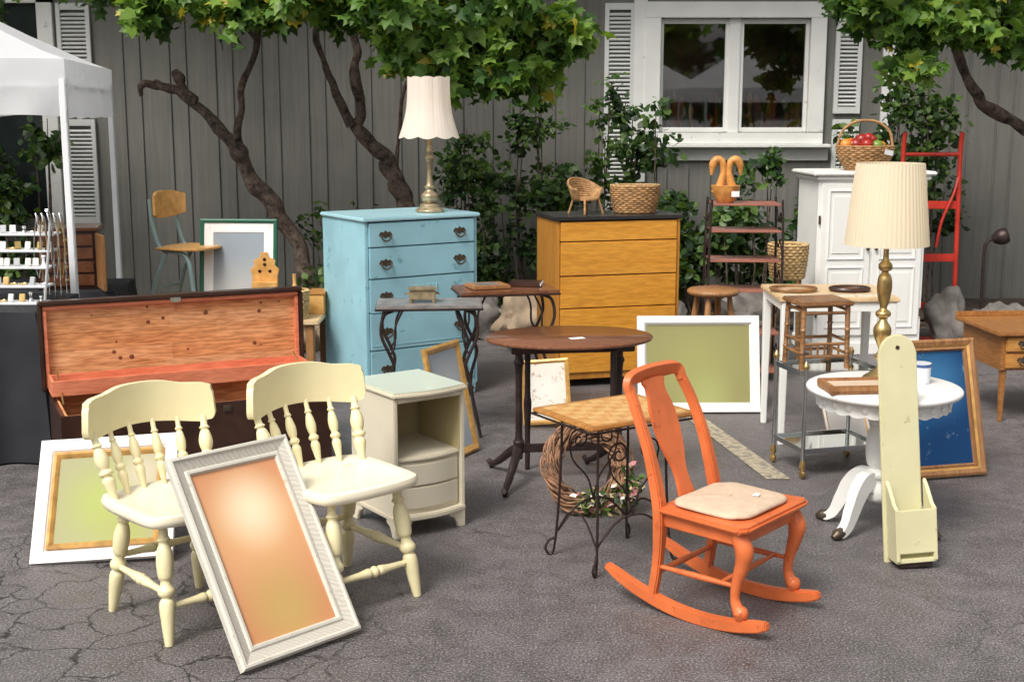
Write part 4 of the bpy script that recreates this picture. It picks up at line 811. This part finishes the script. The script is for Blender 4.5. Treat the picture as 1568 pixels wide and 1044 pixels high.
# ---------------------------------------------------------------- etagere and stool
et=O('iron_etagere',(1.50,8.45,0),-3);shm=M('red_brown_shelf',(.36,.14,.10),.35,.15)
for z,w_ in zip([.06,.31,.585,.78,.97,1.14],[.46,.46,.46,.45,.44,.43]):
    et.box('shelf',(0,0,z),(w_,.28,.010),shm,.003)
    for sy in(-1,1): et.box('shelf_rim',(0,sy*.145,z),(w_+.02,.008,.014),darkmetal if sy>0 else shm,.002)
for sx in(-1,1):
    for sy in(-1,1): et.tube('upright',[(sx*.235,sy*.15,0),(sx*.235,sy*.15,.60),(sx*.23,sy*.15,.97),(sx*.222,sy*.15,1.17)],.008,darkmetal,n=8,sub=3)
    for z in(.2,.45,.68,.88,1.05): et.tube('side_scroll',[(sx*.23,-.14,z-.07),(sx*.23,-.03,z+.03),(sx*.23,.03,z-.03),(sx*.23,.14,z+.07)],.004,darkmetal,n=5,sub=4)
st_=O('round_wooden_stool',(1.235,7.93,0),20)
st_.turn('seat',(0,0,.62),(0,0,.655),[(0,.145),(.3,.158),(.7,.16),(1,.150)],oak,n=36)
for a in(45,135,225,315):
    c_,s_=math.cos(rad(a)),math.sin(rad(a));st_.turn('leg',(.17*c_,.17*s_,0),(.10*c_,.10*s_,.625),[(0,.015),(.3,.020),(.5,.025),(.55,.016),(.6,.023),(.8,.021),(1,.015)],oak,n=12)
for z in(.2,.3):
    for k in range(4):
        a,b=rad(45+90*k),rad(135+90*k);r_=.17-.07*z/.625;st_.cyl('rung',(r_*math.cos(a),r_*math.sin(a),z),(r_*math.cos(b),r_*math.sin(b),z),.008,lightwood,n=8)
dk=O('goose_head_planter',(1.37,8.42,1.146));dkm=M('orange_wood_goose',(.60,.27,.07),.4,.3,18)
dk.turn('bowl',(0,0,0),(0,0,.11),[(0,.05),(.2,.065),(.6,.085),(1,.095)],dkm,n=24)
for sx in(-1,1):
    dk.tube('goose_neck',[(sx*.06,0,.06),(sx*.03,-.01,.13),(sx*.018,-.01,.20),(sx*.03,-.01,.262),(sx*.062,-.01,.272),(sx*.085,-.01,.245),(sx*.092,-.01,.205),(sx*.094,-.01,.175)],[.034,.026,.021,.023,.027,.026,.015,.007],dkm,n=12,sub=4)
dk.box('price_tag',(.05,-.09,.06),(.05,.002,.035),paper,0)
wc=O('miniature_wicker_chair',(.47,8.33,1.082),40)
wc.plate('seat',circ(.085,.08,20),.085,.098,wicker,.003)
for sx in(-1,1):
    for sy in(-1,1): wc.tube('leg',[(sx*.06,sy*.055,.09),(sx*.08,sy*.075,0)],.007,wicker,sub=1)
for j in range(9):
    t=j/8;pts=[]
    for k in range(13):
        a=rad(-20+220*k/12);r=.088+.03*t;pts.append((r*math.cos(a),r*math.sin(a)*.95,.10+.015*j*(.5+.5*math.sin(max(0,min(math.pi,a))))))
    wc.tube('weave',pts,.0068,wicker,n=5,sub=2)
wb=O('wicker_basket',(.79,8.42,1.082));ringstack(wb,'weave',.13,.155,.16,13,wicker,1,.7,.003,.008);wb.plate('base',circ(.125,.088,24),0,.008,wicker,.001)
ringstack(wb,'rim',.157,.158,.012,2,wickerl,1,.7,.001,.165)
fb_=O('fruit_basket',(2.51,9.38,1.306));ringstack(fb_,'weave',.13,.20,.16,12,wicker,1,.75,.004,.01);fb_.plate('base',circ(.13,.1,24),0,.01,wicker,.001)
fb_.tube('handle',[(-.2,0,.15),(-.17,0,.27),(-.09,0,.335),(0,0,.35),(.09,0,.335),(.17,0,.27),(.2,0,.15)],.010,wicker,sub=5)
ap_=[M('apple_red',(.45,.03,.02),.25,.3),M('apple_green',(.16,.26,.04),.3,.3),M('squash_orange',(.6,.22,.03),.4,.2),M('apple_dark_red',(.32,.03,.02),.25,.2)]
for k in range(20):
    a=R.uniform(0,6.28);q=R.uniform(0,.14);r=R.uniform(.03,.048);x,y,z=q*math.cos(a),q*.7*math.sin(a),.13+R.uniform(0,.09)*(1-q/.16)
    fb_.turn('fruit',(x,y,z),(x+R.uniform(-.01,.01),y,z+2*r*.9),[(0,.004),(.08,r*.6),(.3,r*.95),(.6,r),(.85,r*.75),(.97,r*.3),(1,.004)],ap_[k%4],n=14)
fb_.box('price_tag',(.13,-.15,.13),(.08,.002,.035),paper,0,rot=(0,10,30))
wch=O('wicker_plant_stand',(1.90,8.95,0),-20)
ringstack(wch,'weave',.11,.13,.22,12,wickerl,z0=.60)
wch.plate('shelf',circ(.11,.11,24),.585,.60,wickerl,.003)
for a in(40,140,220,320): wch.cyl('leg',(.13*math.cos(rad(a)),.13*math.sin(rad(a)),0),(.10*math.cos(rad(a)),.10*math.sin(rad(a)),.59),.012,wicker)
# ---------------------------------------------------------------- hand truck, path light, right table
ht=O('red_hand_truck',(3.17,9.88,0),0,-3)
for sx in(-1,1):
    ht.tube('upright',[(sx*.215,0,.02),(sx*.215,0,1.0),(sx*.215,-.0,1.42),(sx*.215,-.03,1.56)],.018,red,n=10,sub=3)
    ht.turn('wheel',(sx*.215-.025,.10,.13),(sx*.215+.025,.10,.13),[(0,.10),(.15,.13),(.5,.135),(.85,.13),(1,.10)],rubber,n=28,sub=2);ht.turn('hub',(sx*.215-.03,.10,.13),(sx*.215+.03,.10,.13),[(0,.05),(1,.05)],red,n=16,sub=1)
for z in(.25,.62,1.02): ht.box('crossbar',(0,0,z),(.42,.012,.06),red,.003)
ht.tube('handle_bar',[(-.215,0,1.40),(.215,0,1.40)],.015,red,sub=1);ht.tube('handle_grip',[(.215,-.0,1.25),(.17,-.02,1.1),(.09,-.02,.9),(.06,0,.7)],.011,red,sub=4)
ht.box('toe_plate',(0,-.10,.012),(.42,.22,.012),red,.002);ht.cyl('axle',(-.24,.10,.13),(.24,.10,.13),.01,darkmetal)
pl_=O('garden_path_light',(3.63,10.0,0));pl_.tube('stake',[(0,0,0),(0,0,.4),(.0,0,.68),(.03,0,.74),(.08,0,.76)],.013,darkmetal,sub=3);pl_.turn('head',(.06,0,.75),(.17,-.02,.79),[(0,.03),(.4,.06),(.9,.06),(1,.03)],darkmetal,n=16)
rt=O('wooden_side_table',(3.13,7.45,-.03),4);rtw=W('side_table_wood',(.28,.11,.032),(.40,.18,.055),.3,(20,4,20),1);rtf=W('side_table_front',(.42,.18,.04),(.56,.27,.07),.35,(4,4,20),1)
rt.box('top',(0,0,.54),(.92,.60,.022),rtw,.005);rt.box('gallery_back',(0,.29,.566),(.92,.012,.03),rtw,.003);rt.box('case',(0,0,.43),(.84,.52,.20),rtw,.003)
for j in range(2):
    for sx in(-1,1):
        rt.box('drawer',(sx*.205,-.268,.383+.094*j),(.385,.016,.080),rtf,.005);handle(rt,sx*.205-.09,-.276,.39+.094*j,bronze,'bail',1.3)
for sx in(-1,1):
    for sy in(-1,1): rt.box('leg',(sx*.39,sy*.23,.185),(.035,.035,.31),rtw,.004,tp=(.6,.6))
